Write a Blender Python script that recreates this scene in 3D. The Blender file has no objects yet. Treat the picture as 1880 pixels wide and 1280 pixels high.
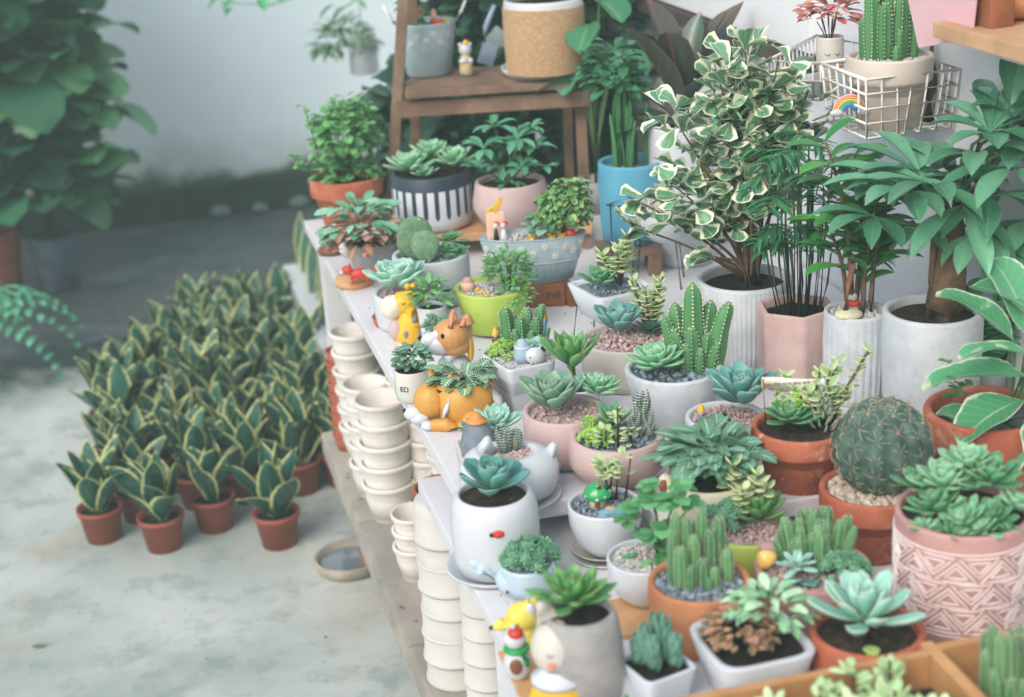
import bpy, bmesh, math, random
from mathutils import Vector, Matrix, noise
from math import sin, cos, pi, sqrt, atan2, radians as rad
random.seed(7)
R_ = random.random
def rr(a, b): return a + (b - a) * random.random()
SC = bpy.context.scene
COL = SC.collection
# ---------------------------------------------------------------- camera, sky, sun, exposure
F = 2900.0
YAW, PITCH, ROLL = rad(-14), rad(20.5), rad(-3.5)
CAMR = Matrix.Rotation(YAW, 3, 'Z') @ Matrix.Rotation(pi / 2 - PITCH, 3, 'X') @ Matrix.Rotation(ROLL, 3, 'Z')
CAMP = Vector((0, 0, 1.42))
cd = bpy.data.cameras.new('camera'); cam = bpy.data.objects.new('camera', cd); COL.objects.link(cam)
cam.matrix_world = Matrix.Translation(CAMP) @ CAMR.to_4x4()
cd.sensor_width = 36; cd.lens = 36 * F / 1880; cd.clip_start = .05; cd.clip_end = 200
cd.dof.use_dof = True; cd.dof.focus_distance = 2.05; cd.dof.aperture_fstop = 4.0
SC.camera = cam
w = bpy.data.worlds.new('World'); SC.world = w; w.use_nodes = True
nt = w.node_tree; bg = nt.nodes['Background']; sky = nt.nodes.new('ShaderNodeTexSky')
sky.sky_type = 'NISHITA'; sky.sun_disc = False; sky.sun_elevation = rad(42); sky.sun_rotation = rad(-132)
sky.air_density = 1.0; sky.dust_density = 3.0; sky.ozone_density = 1.0
nt.links.new(sky.outputs[0], bg.inputs[0]); bg.inputs[1].default_value = .15
sl = bpy.data.lights.new('sun', 'SUN'); sun = bpy.data.objects.new('sun', sl); COL.objects.link(sun)
sl.energy = 1.0; sl.angle = rad(40); sl.color = (1, .96, .92)
sd = Vector((-sin(rad(132)) * cos(rad(42)), cos(rad(132)) * cos(rad(42)), sin(rad(42))))
sun.rotation_euler = sd.to_track_quat('Z', 'Y').to_euler()
SC.view_settings.view_transform = 'Standard'; SC.view_settings.look = 'None'
SC.view_settings.exposure = 0.63; SC.view_settings.gamma = 1
# ---------------------------------------------------------------- helpers: a pixel of the photo met with a real plane
def ray(u, v): return CAMR @ Vector(((u - 940) / F, -(v - 640) / F, -1))
def at(u, v, z): d = ray(u, v); return CAMP + d * ((z - CAMP.z) / d.z)
def aty(u, v, y): d = ray(u, v); return CAMP + d * (y / d.y)
def atx(u, v, x): d = ray(u, v); return CAMP + d * (x / d.x)
def ppm(p): return F / -(CAMR.transposed() @ (Vector(p) - CAMP)).z
ZA, ZB, ZL = .62, .57, .20
Z3 = Vector((0, 0, 1))
def thing(name, label, cat, loc=(0, 0, 0), rz=YAW, group=None):
    o = bpy.data.objects.new(name, None); COL.objects.link(o); o.empty_display_size = .02
    o.location = loc; o.rotation_euler = (0, 0, rz); tag(o, label, cat, group); return o
def tag(o, label, cat, group=None):
    o['label'] = label; o['category'] = cat
    if group: o['group'] = group
    return o
def copy_tree(o, parent=None):
    c = o.copy(); COL.objects.link(c); c.parent = parent
    for ch in list(o.children): copy_tree(ch, c)
    return c
class MB:
    def __init__(s, k=1.0): s.v, s.f, s.uv, s.c, s.m, s.k, s.M = [], [], [], [], [], k, None
    def add(s, vs, fs, uvs=None, c=.5, mi=0):
        o = len(s.v); k = s.k
        if s.M is not None: vs = [s.M @ Vector(p) for p in vs]
        s.v += [(p[0] * k, p[1] * k, p[2] * k) for p in vs]
        s.uv += uvs if uvs else [(0.5, 0.5)] * len(vs)
        s.c += [c] * len(vs)
        s.f += [tuple(i + o for i in f) for f in fs]; s.m += [mi] * len(fs)
    def build(s, name, mats, parent=None, smooth=True, remesh=None, sm=0, kind=None):
        me = bpy.data.meshes.new(name); me.from_pydata(s.v, [], s.f)
        ul = me.uv_layers.new(name='UVMap')
        idx = [0] * len(me.loops); me.loops.foreach_get('vertex_index', idx)
        fl = []
        for i in idx: fl += s.uv[i]
        ul.data.foreach_set('uv', fl)
        a = me.attributes.new('rnd', 'FLOAT', 'POINT'); a.data.foreach_set('value', s.c)
        me.polygons.foreach_set('material_index', s.m)
        me.polygons.foreach_set('use_smooth', [smooth] * len(me.polygons))
        for mt in (mats if isinstance(mats, (list, tuple)) else [mats]): me.materials.append(mt)
        o = bpy.data.objects.new(name, me); COL.objects.link(o)
        if parent: o.parent = parent
        if remesh:
            r = o.modifiers.new('remesh', 'REMESH'); r.mode = 'VOXEL'; r.voxel_size = remesh * s.k; r.use_smooth_shade = True
            if sm:
                q = o.modifiers.new('smooth', 'SMOOTH'); q.factor = .6; q.iterations = sm
        if kind: o['kind'] = kind
        return o
def lathe(m, prof, seg=40, mod=None, c=.5, mi=0, cap0=False, cap1=False, sx=1, sy=1):
    vs, fs = [], []; n = len(prof)
    for (r, z) in prof:
        for j in range(seg):
            a = 2 * pi * j / seg; q = r * (mod(a, z) if mod else 1)
            vs.append((q * cos(a) * sx, q * sin(a) * sy, z))
    for i in range(n - 1):
        for j in range(seg):
            k = (j + 1) % seg; fs.append((i * seg + j, i * seg + k, (i + 1) * seg + k, (i + 1) * seg + j))
    if cap0: fs.append(tuple(range(seg))[::-1])
    if cap1: fs.append(tuple((n - 1) * seg + j for j in range(seg)))
    m.add(vs, fs, None, c, mi)
def frame(d):
    d = d.normalized(); a = Z3 if abs(d.z) < .95 else Vector((1, 0, 0))
    x = d.cross(a).normalized(); return x, x.cross(d).normalized()
def tube(m, pts, r, seg=6, c=.5, mi=0, cap=True):
    pts = [Vector(p) for p in pts]; n = len(pts); vs, fs = [], []
    x0 = None
    for i, p in enumerate(pts):
        d = (pts[min(i + 1, n - 1)] - pts[max(i - 1, 0)])
        if d.length < 1e-9: d = Vector((0, 0, 1))
        x, y = frame(d)
        if x0 is not None:
            d.normalize(); x = (x0 - d * x0.dot(d)).normalized(); y = d.cross(x)
        x0 = x
        q = r[i] if isinstance(r, (list, tuple)) else r
        for j in range(seg):
            a = 2 * pi * j / seg; vs.append(p + x * (cos(a) * q) + y * (sin(a) * q))
    for i in range(n - 1):
        for j in range(seg):
            k = (j + 1) % seg; fs.append((i * seg + j, i * seg + k, (i + 1) * seg + k, (i + 1) * seg + j))
    if cap: fs.append(tuple(range(seg))[::-1]); fs.append(tuple((n - 1) * seg + j for j in range(seg)))
    uv = [(j / seg, i / max(1, n - 1)) for i in range(n) for j in range(seg)]
    m.add(vs, fs, uv, c, mi)
def blob(m, p, r, rot=None, seg=16, rings=10, c=.5, mi=0, taper=0):
    r = (r, r, r) if not isinstance(r, (tuple, list)) else r
    E = rot if rot is not None else Matrix.Identity(3); vs, fs = [], []
    vs.append(E @ Vector((0, 0, -r[2])) + Vector(p))
    for i in range(1, rings):
        t = -pi / 2 + pi * i / rings; z = sin(t); q = cos(t) * (1 - taper * z)
        for j in range(seg):
            a = 2 * pi * j / seg; vs.append(E @ Vector((r[0] * q * cos(a), r[1] * q * sin(a), r[2] * z)) + Vector(p))
    vs.append(E @ Vector((0, 0, r[2])) + Vector(p)); L = len(vs) - 1
    for j in range(seg):
        k = (j + 1) % seg; fs.append((0, 1 + k, 1 + j)); b = 1 + (rings - 2) * seg; fs.append((L, b + j, b + k))
        for i in range(rings - 2): o = 1 + i * seg; fs.append((o + j, o + k, o + seg + k, o + seg + j))
    m.add(vs, fs, None, c, mi)
def rot(rx=0, ry=0, rz=0): return (Matrix.Rotation(rad(rz), 3, 'Z') @ Matrix.Rotation(rad(ry), 3, 'Y') @ Matrix.Rotation(rad(rx), 3, 'X'))
def box(m, p, s, rz=0, bev=0, mi=0, c=.5, E=None):
    b = bmesh.new(); bmesh.ops.create_cube(b, size=1)
    for v in b.verts: v.co = Vector((v.co.x * s[0], v.co.y * s[1], v.co.z * s[2]))
    if bev: bmesh.ops.bevel(b, geom=list(b.edges), offset=bev, segments=2, profile=.7, affect='EDGES')
    E = E or Matrix.Rotation(rz, 3, 'Z')
    b.verts.index_update()
    m.add([E @ v.co + Vector(p) for v in b.verts], [tuple(v.index for v in f.verts) for f in b.faces], None, c, mi); b.free()
SH = {'spoon': [(0, .42), (.2, .5), (.5, .85), (.7, 1), (.85, .86), (.94, .5), (1, .03)],
 'lance': [(0, .6), (.3, 1), (.6, .82), (.85, .4), (1, .02)],
 'oval': [(0, .12), (.2, .7), (.5, 1), (.8, .78), (.94, .4), (1, .03)],
 'snake': [(0, .45), (.25, .8), (.5, 1), (.78, .75), (.93, .3), (1, .02)],
 'tri': [(0, .04), (.3, .3), (.6, .72), (.85, 1), (.96, .85), (1, .55)],
 'round': [(0, .2), (.15, .7), (.4, 1), (.7, .95), (.9, .6), (1, .1)],
 'strap': [(0, .3), (.3, .9), (.6, 1), (.85, .6), (1, .03)],
 'petal': [(0, .06), (.25, .45), (.55, 1), (.75, .9), (.92, .35), (1, .02)],
 'finger': [(0, .85), (.4, 1), (.8, .95), (.95, .6), (1, .1)]}
def wid(sh, t):
    P = SH[sh]
    for (a, x), (b, y) in zip(P, P[1:]):
        if t <= b: q = (t - a) / (b - a); return x + (y - x) * q
    return P[-1][1]
def leaf(m, p, az, el, L, W, sh='lance', T=0, bend=0, cup=.2, fold=0, roll=0, n=6, c=None, mi=0, wave=0):
    P = Vector(p); h = Vector((cos(az), sin(az), 0)); s0 = Vector((-sin(az), cos(az), 0)); e = el
    if c is None: c = R_()
    vs, uv, fs = [], [], []; K = 8 if T else 5; ph = R_() * 6
    for i in range(n + 1):
        t = i / n; d = h * cos(e) + Z3 * sin(e); nr = -h * sin(e) + Z3 * cos(e)
        sd = s0 * cos(roll) + nr * sin(roll); nn = nr * cos(roll) - s0 * sin(roll)
        wd = wid(sh, t) * W / 2
        if T:
            th = T * (min(1, .35 + 2.2 * t) if t < .3 else 1) * sqrt(max(.02, 1 - max(0, (t - .5) / .5) ** 2))
            for k in range(8):
                a = 2 * pi * k / 8; x = cos(a); z = sin(a)
                vs.append(P + sd * (x * wd) + nn * ((.35 if z > 0 else .75) * z * th + cup * x * x * wd)); uv.append(((x + 1) / 2, t))
        else:
            for x in (-1, -.5, 0, .5, 1):
                wz = wave * sin(ph + t * 9 + x * 1.5) * abs(x)
                vs.append(P + sd * (x * wd) + nn * (fold * abs(x) * wd + cup * x * x * wd + wz)); uv.append(((x + 1) / 2, t))
        P = P + d * (L / n); e += bend / n
    for i in range(n):
        for k in range(K if T else K - 1):
            q = (k + 1) % K; fs.append((i * K + k, i * K + q, (i + 1) * K + q, (i + 1) * K + k))
    if T: fs.append(tuple(range(K))[::-1]); fs.append(tuple(n * K + k for k in range(K)))
    m.add(vs, fs, uv, c, mi); return P
def bead(m, p, d, L, W, T=None, c=None, mi=0):
    d = Vector(d).normalized(); x, y = frame(d); p = Vector(p); T = T or W; c = R_() if c is None else c
    b = p + d * L * .55
    vs = [p, b + x * W / 2, b + y * T / 2, b - x * W / 2, b - y * T / 2, p + d * L,
          p + d * L * .85 + x * W * .33, p + d * L * .85 + y * T * .3, p + d * L * .85 - x * W * .33, p + d * L * .85 - y * T * .3]
    m.add(vs, [(0, 2, 1), (0, 3, 2), (0, 4, 3), (0, 1, 4), (1, 2, 7, 6), (2, 3, 8, 7), (3, 4, 9, 8), (4, 1, 6, 9), (6, 7, 5), (7, 8, 5), (8, 9, 5), (9, 6, 5)],
          [(.5, 0), (1, .55), (.5, .55), (0, .55), (.5, .55), (.5, 1), (.9, .85), (.5, .85), (.1, .85), (.5, .85)], c, mi)
def xf(m, p=(0, 0, 0), tx=0, ty=0, tz=0, s=1):
    m.M = Matrix.Translation(Vector(p)) @ rot(tx, ty, tz).to_4x4() @ Matrix.Scale(s, 4)
def rosette(m, p, R, n=30, el0=1.35, el1=.25, W=.42, T=.1, sh='spoon', bend=.35, cup=.3, tx=0, ty=0, L0=.3, pw=.9, jit=.07, ph=None):
    xf(m, p, tx, ty, rr(0, 360) if ph is None else ph)
    for i in range(n):
        t = i / (n - 1); L = R * (L0 + (1 - L0) * t ** pw) * rr(.93, 1.07); az = i * 2.39996 + rr(-jit, jit) * 2
        el = el0 + (el1 - el0) * t + rr(-jit, jit); q = R * .07 * t
        leaf(m, (cos(az) * q, sin(az) * q, R * .16 * (1 - t)), az, el, L, R * W * (.55 + .45 * t), sh, T=R * T * (.6 + .4 * t), bend=bend, cup=cup, n=8, roll=rr(-.12, .12))
    m.M = None
def bush(m, p, R, H, n, L, W, sh='oval', inner=.35, el=.3, droop=-.7, fold=.25, cup=0, T=0, wave=0, lr=.3, nn=6, sx=1, sy=1):
    for i in range(n):
        a = R_() * 2 * pi; s = rr(-.25, 1); q = sqrt(max(0, 1 - s * s)); f = rr(inner, 1) ** .6
        d = Vector((cos(a) * q * sx, sin(a) * q * sy, s)); P = Vector(p) + Vector((d.x * R * f, d.y * R * f, H * f * d.z))
        l = L * rr(1 - lr, 1 + lr * .6)
        leaf(m, P, a + rr(-.6, .6), el * s + rr(-.3, .5), l, l * W / L, sh, T=T, bend=droop * rr(.4, 1.2), cup=cup, fold=fold, roll=rr(-.4, .4), n=nn, wave=wave)
def stems(m, p, R, H, n, r, mi=0, sx=1):
    for i in range(n):
        a = R_() * 2 * pi; q = R * sqrt(R_()); P = Vector(p)
        e = P + Vector((cos(a) * q * sx, sin(a) * q, H * rr(.6, 1))); tube(m, [P + Vector((cos(a) * q * .25, sin(a) * q * .25, 0)), (P + e) / 2 + Vector((cos(a), sin(a), 1)) * R * .08, e], [r, r * .8, r * .5], 5, mi=mi)
def column(m, p, H, r, ribs=5, lx=0, ly=0, dots=True, step=None, depth=.22, dot=.16, taper=.3):
    seg = ribs * 4; n = 10; vs, fs = [], []; step = step or r * .55; P = Vector(p); c = R_(); tw = R_()
    def ax(t): return P + Vector((lx * t * t, ly * t * t, H * t))
    def rad_(t): return r * ((.72 + .28 * min(1, t / .35)) if t < .35 else 1) * (1 - taper * max(0, t - .3)) * sqrt(max(.0, 1 - max(0, (t - .82) / .185) ** 2))
    for i in range(n + 1):
        t = (i / n) ** .85; q = rad_(t)
        for j in range(seg):
            a = 2 * pi * j / seg + tw; k = q * (1 - depth * (1 - abs(cos(ribs * (a - tw) / 2)) ** 1.0)); vs.append(ax(t) + Vector((cos(a) * k, sin(a) * k, 0)))
    for i in range(n):
        for j in range(seg):
            k = (j + 1) % seg; fs.append((i * seg + j, i * seg + k, (i + 1) * seg + k, (i + 1) * seg + j))
    fs.append(tuple(n * seg + j for j in range(seg)))
    m.add(vs, fs, [(0 if (j % 4) else 1, i / n) for i in range(n + 1) for j in range(seg)], c)
    if dots:
        k = int(H / step)
        for i in range(1, k + 1):
            t = min(.985, i / k)
            for j in range(ribs):
                a = 2 * pi * j / ribs + tw; q = rad_(t) * 1.03; rock(m, ax(t) + Vector((cos(a) * q, sin(a) * q, 0)), dot * r, mi=1, j=.3)
ICO = None
def rock(m, p, s, mi=0, j=.25, flat=1, c=None):
    global ICO
    if ICO is None:
        b = bmesh.new(); bmesh.ops.create_icosphere(b, subdivisions=1, radius=1); b.verts.index_update()
        ICO = ([v.co.copy() for v in b.verts], [tuple(v.index for v in f.verts) for f in b.faces]); b.free()
    E = rot(R_() * 360, R_() * 360, R_() * 360); sc = Vector((rr(.75, 1.25), rr(.75, 1.25), rr(.6, 1)))
    m.add([Vector(p) + (E @ Vector((v.x * sc.x, v.y * sc.y, v.z * sc.z))) * (s * rr(1 - j, 1 + j)) for v in ICO[0]], ICO[1], None, R_() if c is None else c, mi)
def jade(ms, ml, p, H, n, spread, L, r=None, T=.35, W=.8, tiers=5, up=.8):
    for i in range(n):
        a = R_() * 2 * pi; q = spread * rr(.3, 1); P = Vector(p); r = r or H * .02
        e = P + Vector((cos(a) * q, sin(a) * q, H * rr(.65, 1))); mid = P * .5 + e * .5 + Vector((cos(a), sin(a), 0)) * spread * rr(-.15, .2)
        tube(ms, [P, mid, e], [r * 1.3, r, r * .6], 5)
        for k in range(tiers):
            t = .25 + .75 * (k + 1) / tiers; B = (P * (1 - t) ** 2 + mid * 2 * t * (1 - t) + e * t * t); aa = k * pi / 2 + R_() * .5
            for s in (0, pi): leaf(ml, B, aa + s, rr(-.1, .55) if k < tiers - 1 else rr(.5, 1.1), L * rr(.75, 1.15), L * W, 'round', T=L * T * .4, bend=.2, cup=.1, n=4)
def clump(m, p, R, H, n, r, k=9, fl=.5, sx=1, sy=1):
    for i in range(n):
        a = R_() * 2 * pi; q = sqrt(R_()); c = Vector(p) + Vector((cos(a) * q * R * sx, sin(a) * q * R * sy, H * sqrt(max(0, 1 - q * q)) * rr(.75, 1.1)))
        ax = Vector((cos(a) * q * .8, sin(a) * q * .8, 1)); cc = R_()
        for j in range(k):
            b = 2.4 * j; t = (j + 1) / k; x, y = frame(ax); d = ax.normalized() * (1.3 - t * fl * 2) + (x * cos(b) + y * sin(b)) * (t * 1.1 + .15)
            bead(m, c, d, r * rr(.8, 1.15), r * .5, r * .32, c=min(1, max(0, cc + rr(-.2, .2))))
def gravel(m, R, z, n, s, mod=None, x0=-1, x1=1, sx=1, sy=1, dome=.08):
    for i in range(n):
        a = R_() * 2 * pi; q = sqrt(R_()) * R * .96 * (mod(a, 0) if mod else 1)
        if not (x0 * R <= q * cos(a) <= x1 * R): continue
        rock(m, (q * cos(a) * sx, q * sin(a) * sy, z + rr(0, .5) * s + dome * (R - q)), s * rr(.55, 1.1))
# ---------------------------------------------------------------- materials
def lin(c): return tuple(((x / 255) / 12.92 if x / 255 <= .04045 else ((x / 255 + .055) / 1.055) ** 2.4) for x in c) + (1,)
def newmat(name):
    m = bpy.data.materials.new(name); m.use_nodes = True; t = m.node_tree; return m, t, t.nodes['Principled BSDF'], t.nodes, t.links
def nz(t, scale, detail=4, rough=.55, coord='Object', dist=0):
    tc = t.nodes.new('ShaderNodeTexCoord'); n = t.nodes.new('ShaderNodeTexNoise'); n.inputs['Scale'].default_value = scale
    n.inputs['Detail'].default_value = detail; n.inputs['Roughness'].default_value = rough; n.inputs['Distortion'].default_value = dist
    t.links.new(tc.outputs[coord], n.inputs['Vector']); return n
def mix(t, f, a, b, mode='MIX'):
    n = t.nodes.new('ShaderNodeMix'); n.data_type = 'RGBA'; n.blend_type = mode
    for i, x in ((0, f), (6, a), (7, b)):
        if hasattr(x, 'is_linked') or hasattr(x, 'links'): t.links.new(x, n.inputs[i])
        else: n.inputs[i].default_value = x
    return n.outputs[2]
def mth(t, op, a, b=None, c=None):
    n = t.nodes.new('ShaderNodeMath'); n.operation = op
    for i, x in enumerate((a, b, c)):
        if x is None: continue
        if hasattr(x, 'links'): t.links.new(x, n.inputs[i])
        else: n.inputs[i].default_value = x
    return n.outputs[0]
def mrange(t, x, a, b, c=0, d=1):
    n = t.nodes.new('ShaderNodeMapRange'); n.interpolation_type = 'SMOOTHSTEP'; t.links.new(x, n.inputs[0])
    for i, q in ((1, a), (2, b), (3, c), (4, d)): n.inputs[i].default_value = q
    return n.outputs[0]
def bump(t, b, h, s, d=.001):
    n = t.nodes.new('ShaderNodeBump'); n.inputs['Strength'].default_value = s; n.inputs['Distance'].default_value = d
    t.links.new(h, n.inputs['Height']); t.links.new(n.outputs[0], b.inputs['Normal'])
def M(name, c1, c2=None, rough=.5, scale=40, bmp=.3, bscale=200, spec=.4, coat=0, lo=.35, hi=.65, rnd=False, speck=None, metal=0, stain=0):
    m, t, b, N, L = newmat(name); c1 = lin(c1); c2 = lin(c2) if c2 else tuple(x * .82 for x in c1[:3]) + (1,)
    n = nz(t, scale); f = mrange(t, n.outputs[0], lo, hi)
    if rnd:
        a = N.new('ShaderNodeAttribute'); a.attribute_name = 'rnd'; f = mth(t, 'ADD', mth(t, 'MULTIPLY', f, .3), mth(t, 'MULTIPLY', a.outputs['Fac'], .8))
    col = mix(t, f, c1, c2)
    st = nz(t, scale * .9 + 7, 6, .7, dist=.7); col = mix(t, mrange(t, st.outputs[0], .56, .7, 0, .34 * min(1, stain)), col, tuple(min(1, x * .62 + (.04 if i_ < 3 else 0)) for i_, x in enumerate(c2[:3])) + (1,))
    if stain > 1: col = mix(t, mrange(t, nz(t, 26, 5, .75, dist=.5).outputs[0], .54, .7, 0, .4), col, lin((222, 196, 178)))
    if speck:
        s = nz(t, speck[1], 1); col = mix(t, mrange(t, s.outputs[0], speck[2], speck[2] + .05), col, lin(speck[0]))
    L.new(col, b.inputs['Base Color']); b.inputs['Roughness'].default_value = rough; b.inputs['Specular IOR Level'].default_value = spec
    b.inputs['Coat Weight'].default_value = coat; b.inputs['Coat Roughness'].default_value = .15; b.inputs['Metallic'].default_value = metal
    if bmp: bump(t, b, nz(t, bscale, 3).outputs[0], bmp, .0006)
    return m
def mint(c): return (c[0] * .96 + 9, min(250, c[1] * 1.0 + 15), min(245, c[2] * 1.0 + 12))
def LM(name, c1, c2, edge=None, e0=.72, e1=.92, tip=None, rib=None, ribw=.08, vein=None, patch=None, rough=.45, spec=.4, sss=0, transl=.0, stripes=None, en=0, base=None):
    m, t, b, N, L = newmat(name); c1, c2 = mint(c1), mint(c2); uvn = N.new('ShaderNodeUVMap'); uvn.uv_map = 'UVMap'; sp = N.new('ShaderNodeSeparateXYZ'); L.new(uvn.outputs[0], sp.inputs[0])
    a = mth(t, 'MULTIPLY', mth(t, 'ABSOLUTE', mth(t, 'SUBTRACT', sp.outputs[0], .5)), 2); v = sp.outputs[1]
    at_ = N.new('ShaderNodeAttribute'); at_.attribute_name = 'rnd'
    n = nz(t, 60, 3); f = mth(t, 'ADD', mth(t, 'MULTIPLY', at_.outputs['Fac'], .95), mth(t, 'MULTIPLY', n.outputs[0], .4))
    f = mrange(t, mth(t, 'ADD', f, mth(t, 'MULTIPLY', mth(t, 'SUBTRACT', nz(t, 260, 4, .7).outputs[0], .5), .5)), .15, 1.0)
    col = mix(t, f, lin(c1), lin(c2))
    if base: col = mix(t, mrange(t, v, .45, .05), col, lin(base))
    if patch: col = mix(t, mrange(t, nz(t, patch[1], 2, .5, dist=.6).outputs[0], patch[2], patch[2] + .06), col, lin(patch[0]))
    if vein:   # pale net of veins: chevrons off the midrib, (colour, count, width)
        w1 = mth(t, 'FRACT', mth(t, 'SUBTRACT', mth(t, 'MULTIPLY', v, vein[1]), mth(t, 'MULTIPLY', a, 1.6)))
        w2 = mth(t, 'ABSOLUTE', mth(t, 'SUBTRACT', w1, .5)); k = mrange(t, w2, vein[2], vein[2] * .5)
        col = mix(t, mth(t, 'MULTIPLY', k, .9), col, lin(vein[0])); col = mix(t, mrange(t, a, .12, .06), col, lin(vein[0]))
    if stripes:
        w1 = mth(t, 'SINE', mth(t, 'ADD', mth(t, 'MULTIPLY', v, stripes[1] * 6.283), mth(t, 'MULTIPLY', n.outputs[0], 5))); col = mix(t, mrange(t, w1, stripes[2], stripes[2] + .25), col, lin(stripes[0]))
    if rib:
        w1 = mth(t, 'FRACT', mth(t, 'SUBTRACT', mth(t, 'MULTIPLY', v, 9), mth(t, 'MULTIPLY', a, 1.8))); vk = mrange(t, mth(t, 'ABSOLUTE', mth(t, 'SUBTRACT', w1, .5)), .12, .02); col = mix(t, mth(t, 'MULTIPLY', vk, .3), col, lin(rib))
    if rib: col = mix(t, mrange(t, a, ribw, ribw * .3), col, lin(rib))
    if edge:
        ea = mth(t, 'ADD', a, mth(t, 'MULTIPLY', mth(t, 'SUBTRACT', nz(t, 90, 2).outputs[0], .5), en)) if en else a
        col = mix(t, mrange(t, ea, e0, e1), col, lin(edge))
        col = mix(t, mrange(t, v, .93, .99), col, lin(edge))
    if tip: col = mix(t, mrange(t, v, .92, 1.0, 0, .7), col, lin(tip))
    L.new(col, b.inputs['Base Color']); b.inputs['Roughness'].default_value = rough; b.inputs['Specular IOR Level'].default_value = spec
    if sss: b.inputs['Subsurface Weight'].default_value = sss; b.inputs['Subsurface Radius'].default_value = (.4, 1, .5); b.inputs['Subsurface Scale'].default_value = .002
    bump(t, b, n.outputs[0], .25, .001)
    if transl:
        tr = N.new('ShaderNodeBsdfTranslucent'); L.new(col, tr.inputs[0]); ms = N.new('ShaderNodeMixShader'); ms.inputs[0].default_value = transl
        L.new(b.outputs[0], ms.inputs[1]); L.new(tr.outputs[0], ms.inputs[2]); L.new(ms.outputs[0], N['Material Output'].inputs[0])
    return m
# ---------------------------------------------------------------- the materials of the place
WHT = M('white_glaze', (206, 211, 215), (197, 203, 208), .3, 8, .25, 300, .5, stain=.4)
WHT_MATT = M('white_concrete', (204, 210, 213), (188, 196, 200), .75, 30, .5, 400, .3, speck=((180, 186, 188), 500, .64), stain=1)
CREAM = M('cream_bisque', (200, 194, 182), (184, 178, 166), .7, 15, .4, 300, .3, stain=1)
STACK = M('cream_stack_clay', (232, 228, 221), (220, 215, 206), .75, 12, .4, 300, .25, stain=1)
TERRA = M('terracotta', (186, 110, 82), (166, 92, 68), .8, 18, .5, 350, .2, speck=((214, 156, 130), 60, .7), stain=2)
TERRA_TAN = M('terracotta_tan', (198, 138, 98), (182, 118, 82), .8, 20, .5, 350, .2, stain=1)
PLAST = M('terracotta_plastic', (158, 86, 70), (138, 70, 58), .5, 12, .15, 200, .35, stain=1)
PINK = M('pink_ceramic', (200, 176, 172), (190, 165, 161), .6, 10, .25, 300, .3)
PINKM = M('pink_matt', (194, 152, 146), (180, 138, 132), .75, 25, .4, 350, .25)
PINKD = M('pink_dusty', (206, 178, 172), (190, 160, 154), .7, 20, .3, 350, .25, stain=1)
LIME = M('lime_glaze', (178, 200, 92), (160, 186, 74), .5, 14, .25, 250, .4)
BLUE = M('sky_blue_matt', (98, 170, 194), (84, 156, 182), .6, 14, .3, 300, .3)
PALEB = M('pale_blue_glaze', (186, 206, 216), (174, 196, 208), .3, 10, .1, 200, .5)
GREY = M('grey_ceramic', (168, 166, 163), (150, 149, 147), .65, 30, .5, 350, .3, stain=1)
GREYP = M('grey_pot', (168, 170, 172), (140, 142, 146), .7, 20, .4, 300, .3, stain=1)
SLATE = M('slate_blue_grey', (128, 140, 148), (108, 120, 130), .7, 60, .6, 500, .3)
ZINC = M('painted_zinc', (166, 184, 188), (146, 168, 174), .45, 22, .4, 120, .5)
SOIL = M('potting_soil', (66, 56, 48), (40, 34, 30), .95, 90, 1, 250, .1, speck=((120, 96, 70), 260, .66))
SOILD = M('dark_soil', (52, 46, 42), (34, 30, 28), .95, 90, 1, 250, .1)
GW = M('white_gravel', (222, 218, 212), (176, 172, 170), .7, 200, .3, 500, rnd=True)
GP = M('pink_gravel', (214, 190, 184), (158, 134, 132), .75, 200, .3, 500, rnd=True)
GB = M('blue_grey_gravel', (156, 170, 178), (72, 84, 94), .7, 200, .3, 500, rnd=True)
GC = M('cream_pebbles', (224, 212, 192), (164, 150, 132), .6, 100, .3, 400, rnd=True)
WOODB = M('brown_wood', (150, 122, 102), (116, 92, 76), .75, 14, .6, 90, stain=1)
WOODL = M('pale_wood', (214, 170, 124), (192, 146, 100), .65, 16, .4, 120, stain=1)
WOODT = M('tray_wood', (204, 156, 106), (182, 132, 84), .6, 14, .4, 120, stain=1)
WOODO = M('orange_brown_wood', (156, 98, 62), (124, 74, 46), .7, 14, .4, 120)
BLACK = M('black_paint', (36, 36, 38), (26, 26, 28), .4, 20, 0)
YEL = M('yellow_paint', (232, 186, 48), (222, 172, 36), .4, 10, 0)
YELP = M('pale_yellow_paint', (232, 214, 96), (226, 204, 80), .45, 10, 0)
ORG = M('orange_tan_glaze', (210, 156, 72), (200, 144, 60), .38, 8, .1, 200, .45)
TANG = M('corgi_tan_glaze', (204, 150, 92), (192, 134, 78), .4, 8, .1, 200, .45)
EARP = M('ear_pink', (214, 150, 124), (206, 140, 112), .5, 10, 0)
RED = M('red_paint', (206, 62, 48), (190, 50, 40), .35, 10, 0)
GRN = M('green_paint', (44, 160, 84), (34, 142, 70), .35, 10, 0)
BRN = M('brown_paint', (128, 82, 58), (112, 70, 48), .5, 10, 0)
SKIN = M('cream_face_glaze', (208, 204, 193), (200, 195, 184), .4, 10, 0)
PEACH = M('peach_paint', (236, 196, 170), (228, 186, 160), .5, 10, 0)
TEALP = M('teal_paint', (110, 160, 172), (92, 142, 156), .45, 20, .2)
WIRE = M('white_coated_wire', (240, 238, 232), (228, 222, 212), .4, 30, .2, 200)
BWIRE = M('black_iron_wire', (52, 52, 54), (40, 40, 42), .5, 30, .1)
STEM = M('brown_stem', (122, 92, 72), (92, 66, 52), .8, 60, .5, 200)
STEMG = M('green_stem', (96, 128, 74), (76, 108, 62), .6, 60, .3, 200)
BARK = M('rough_bark', (116, 94, 72), (82, 64, 50), .95, 50, 1, 160)
SPINE = M('pale_spines', (222, 218, 196), (200, 188, 160), .8, 50, 0)
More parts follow.
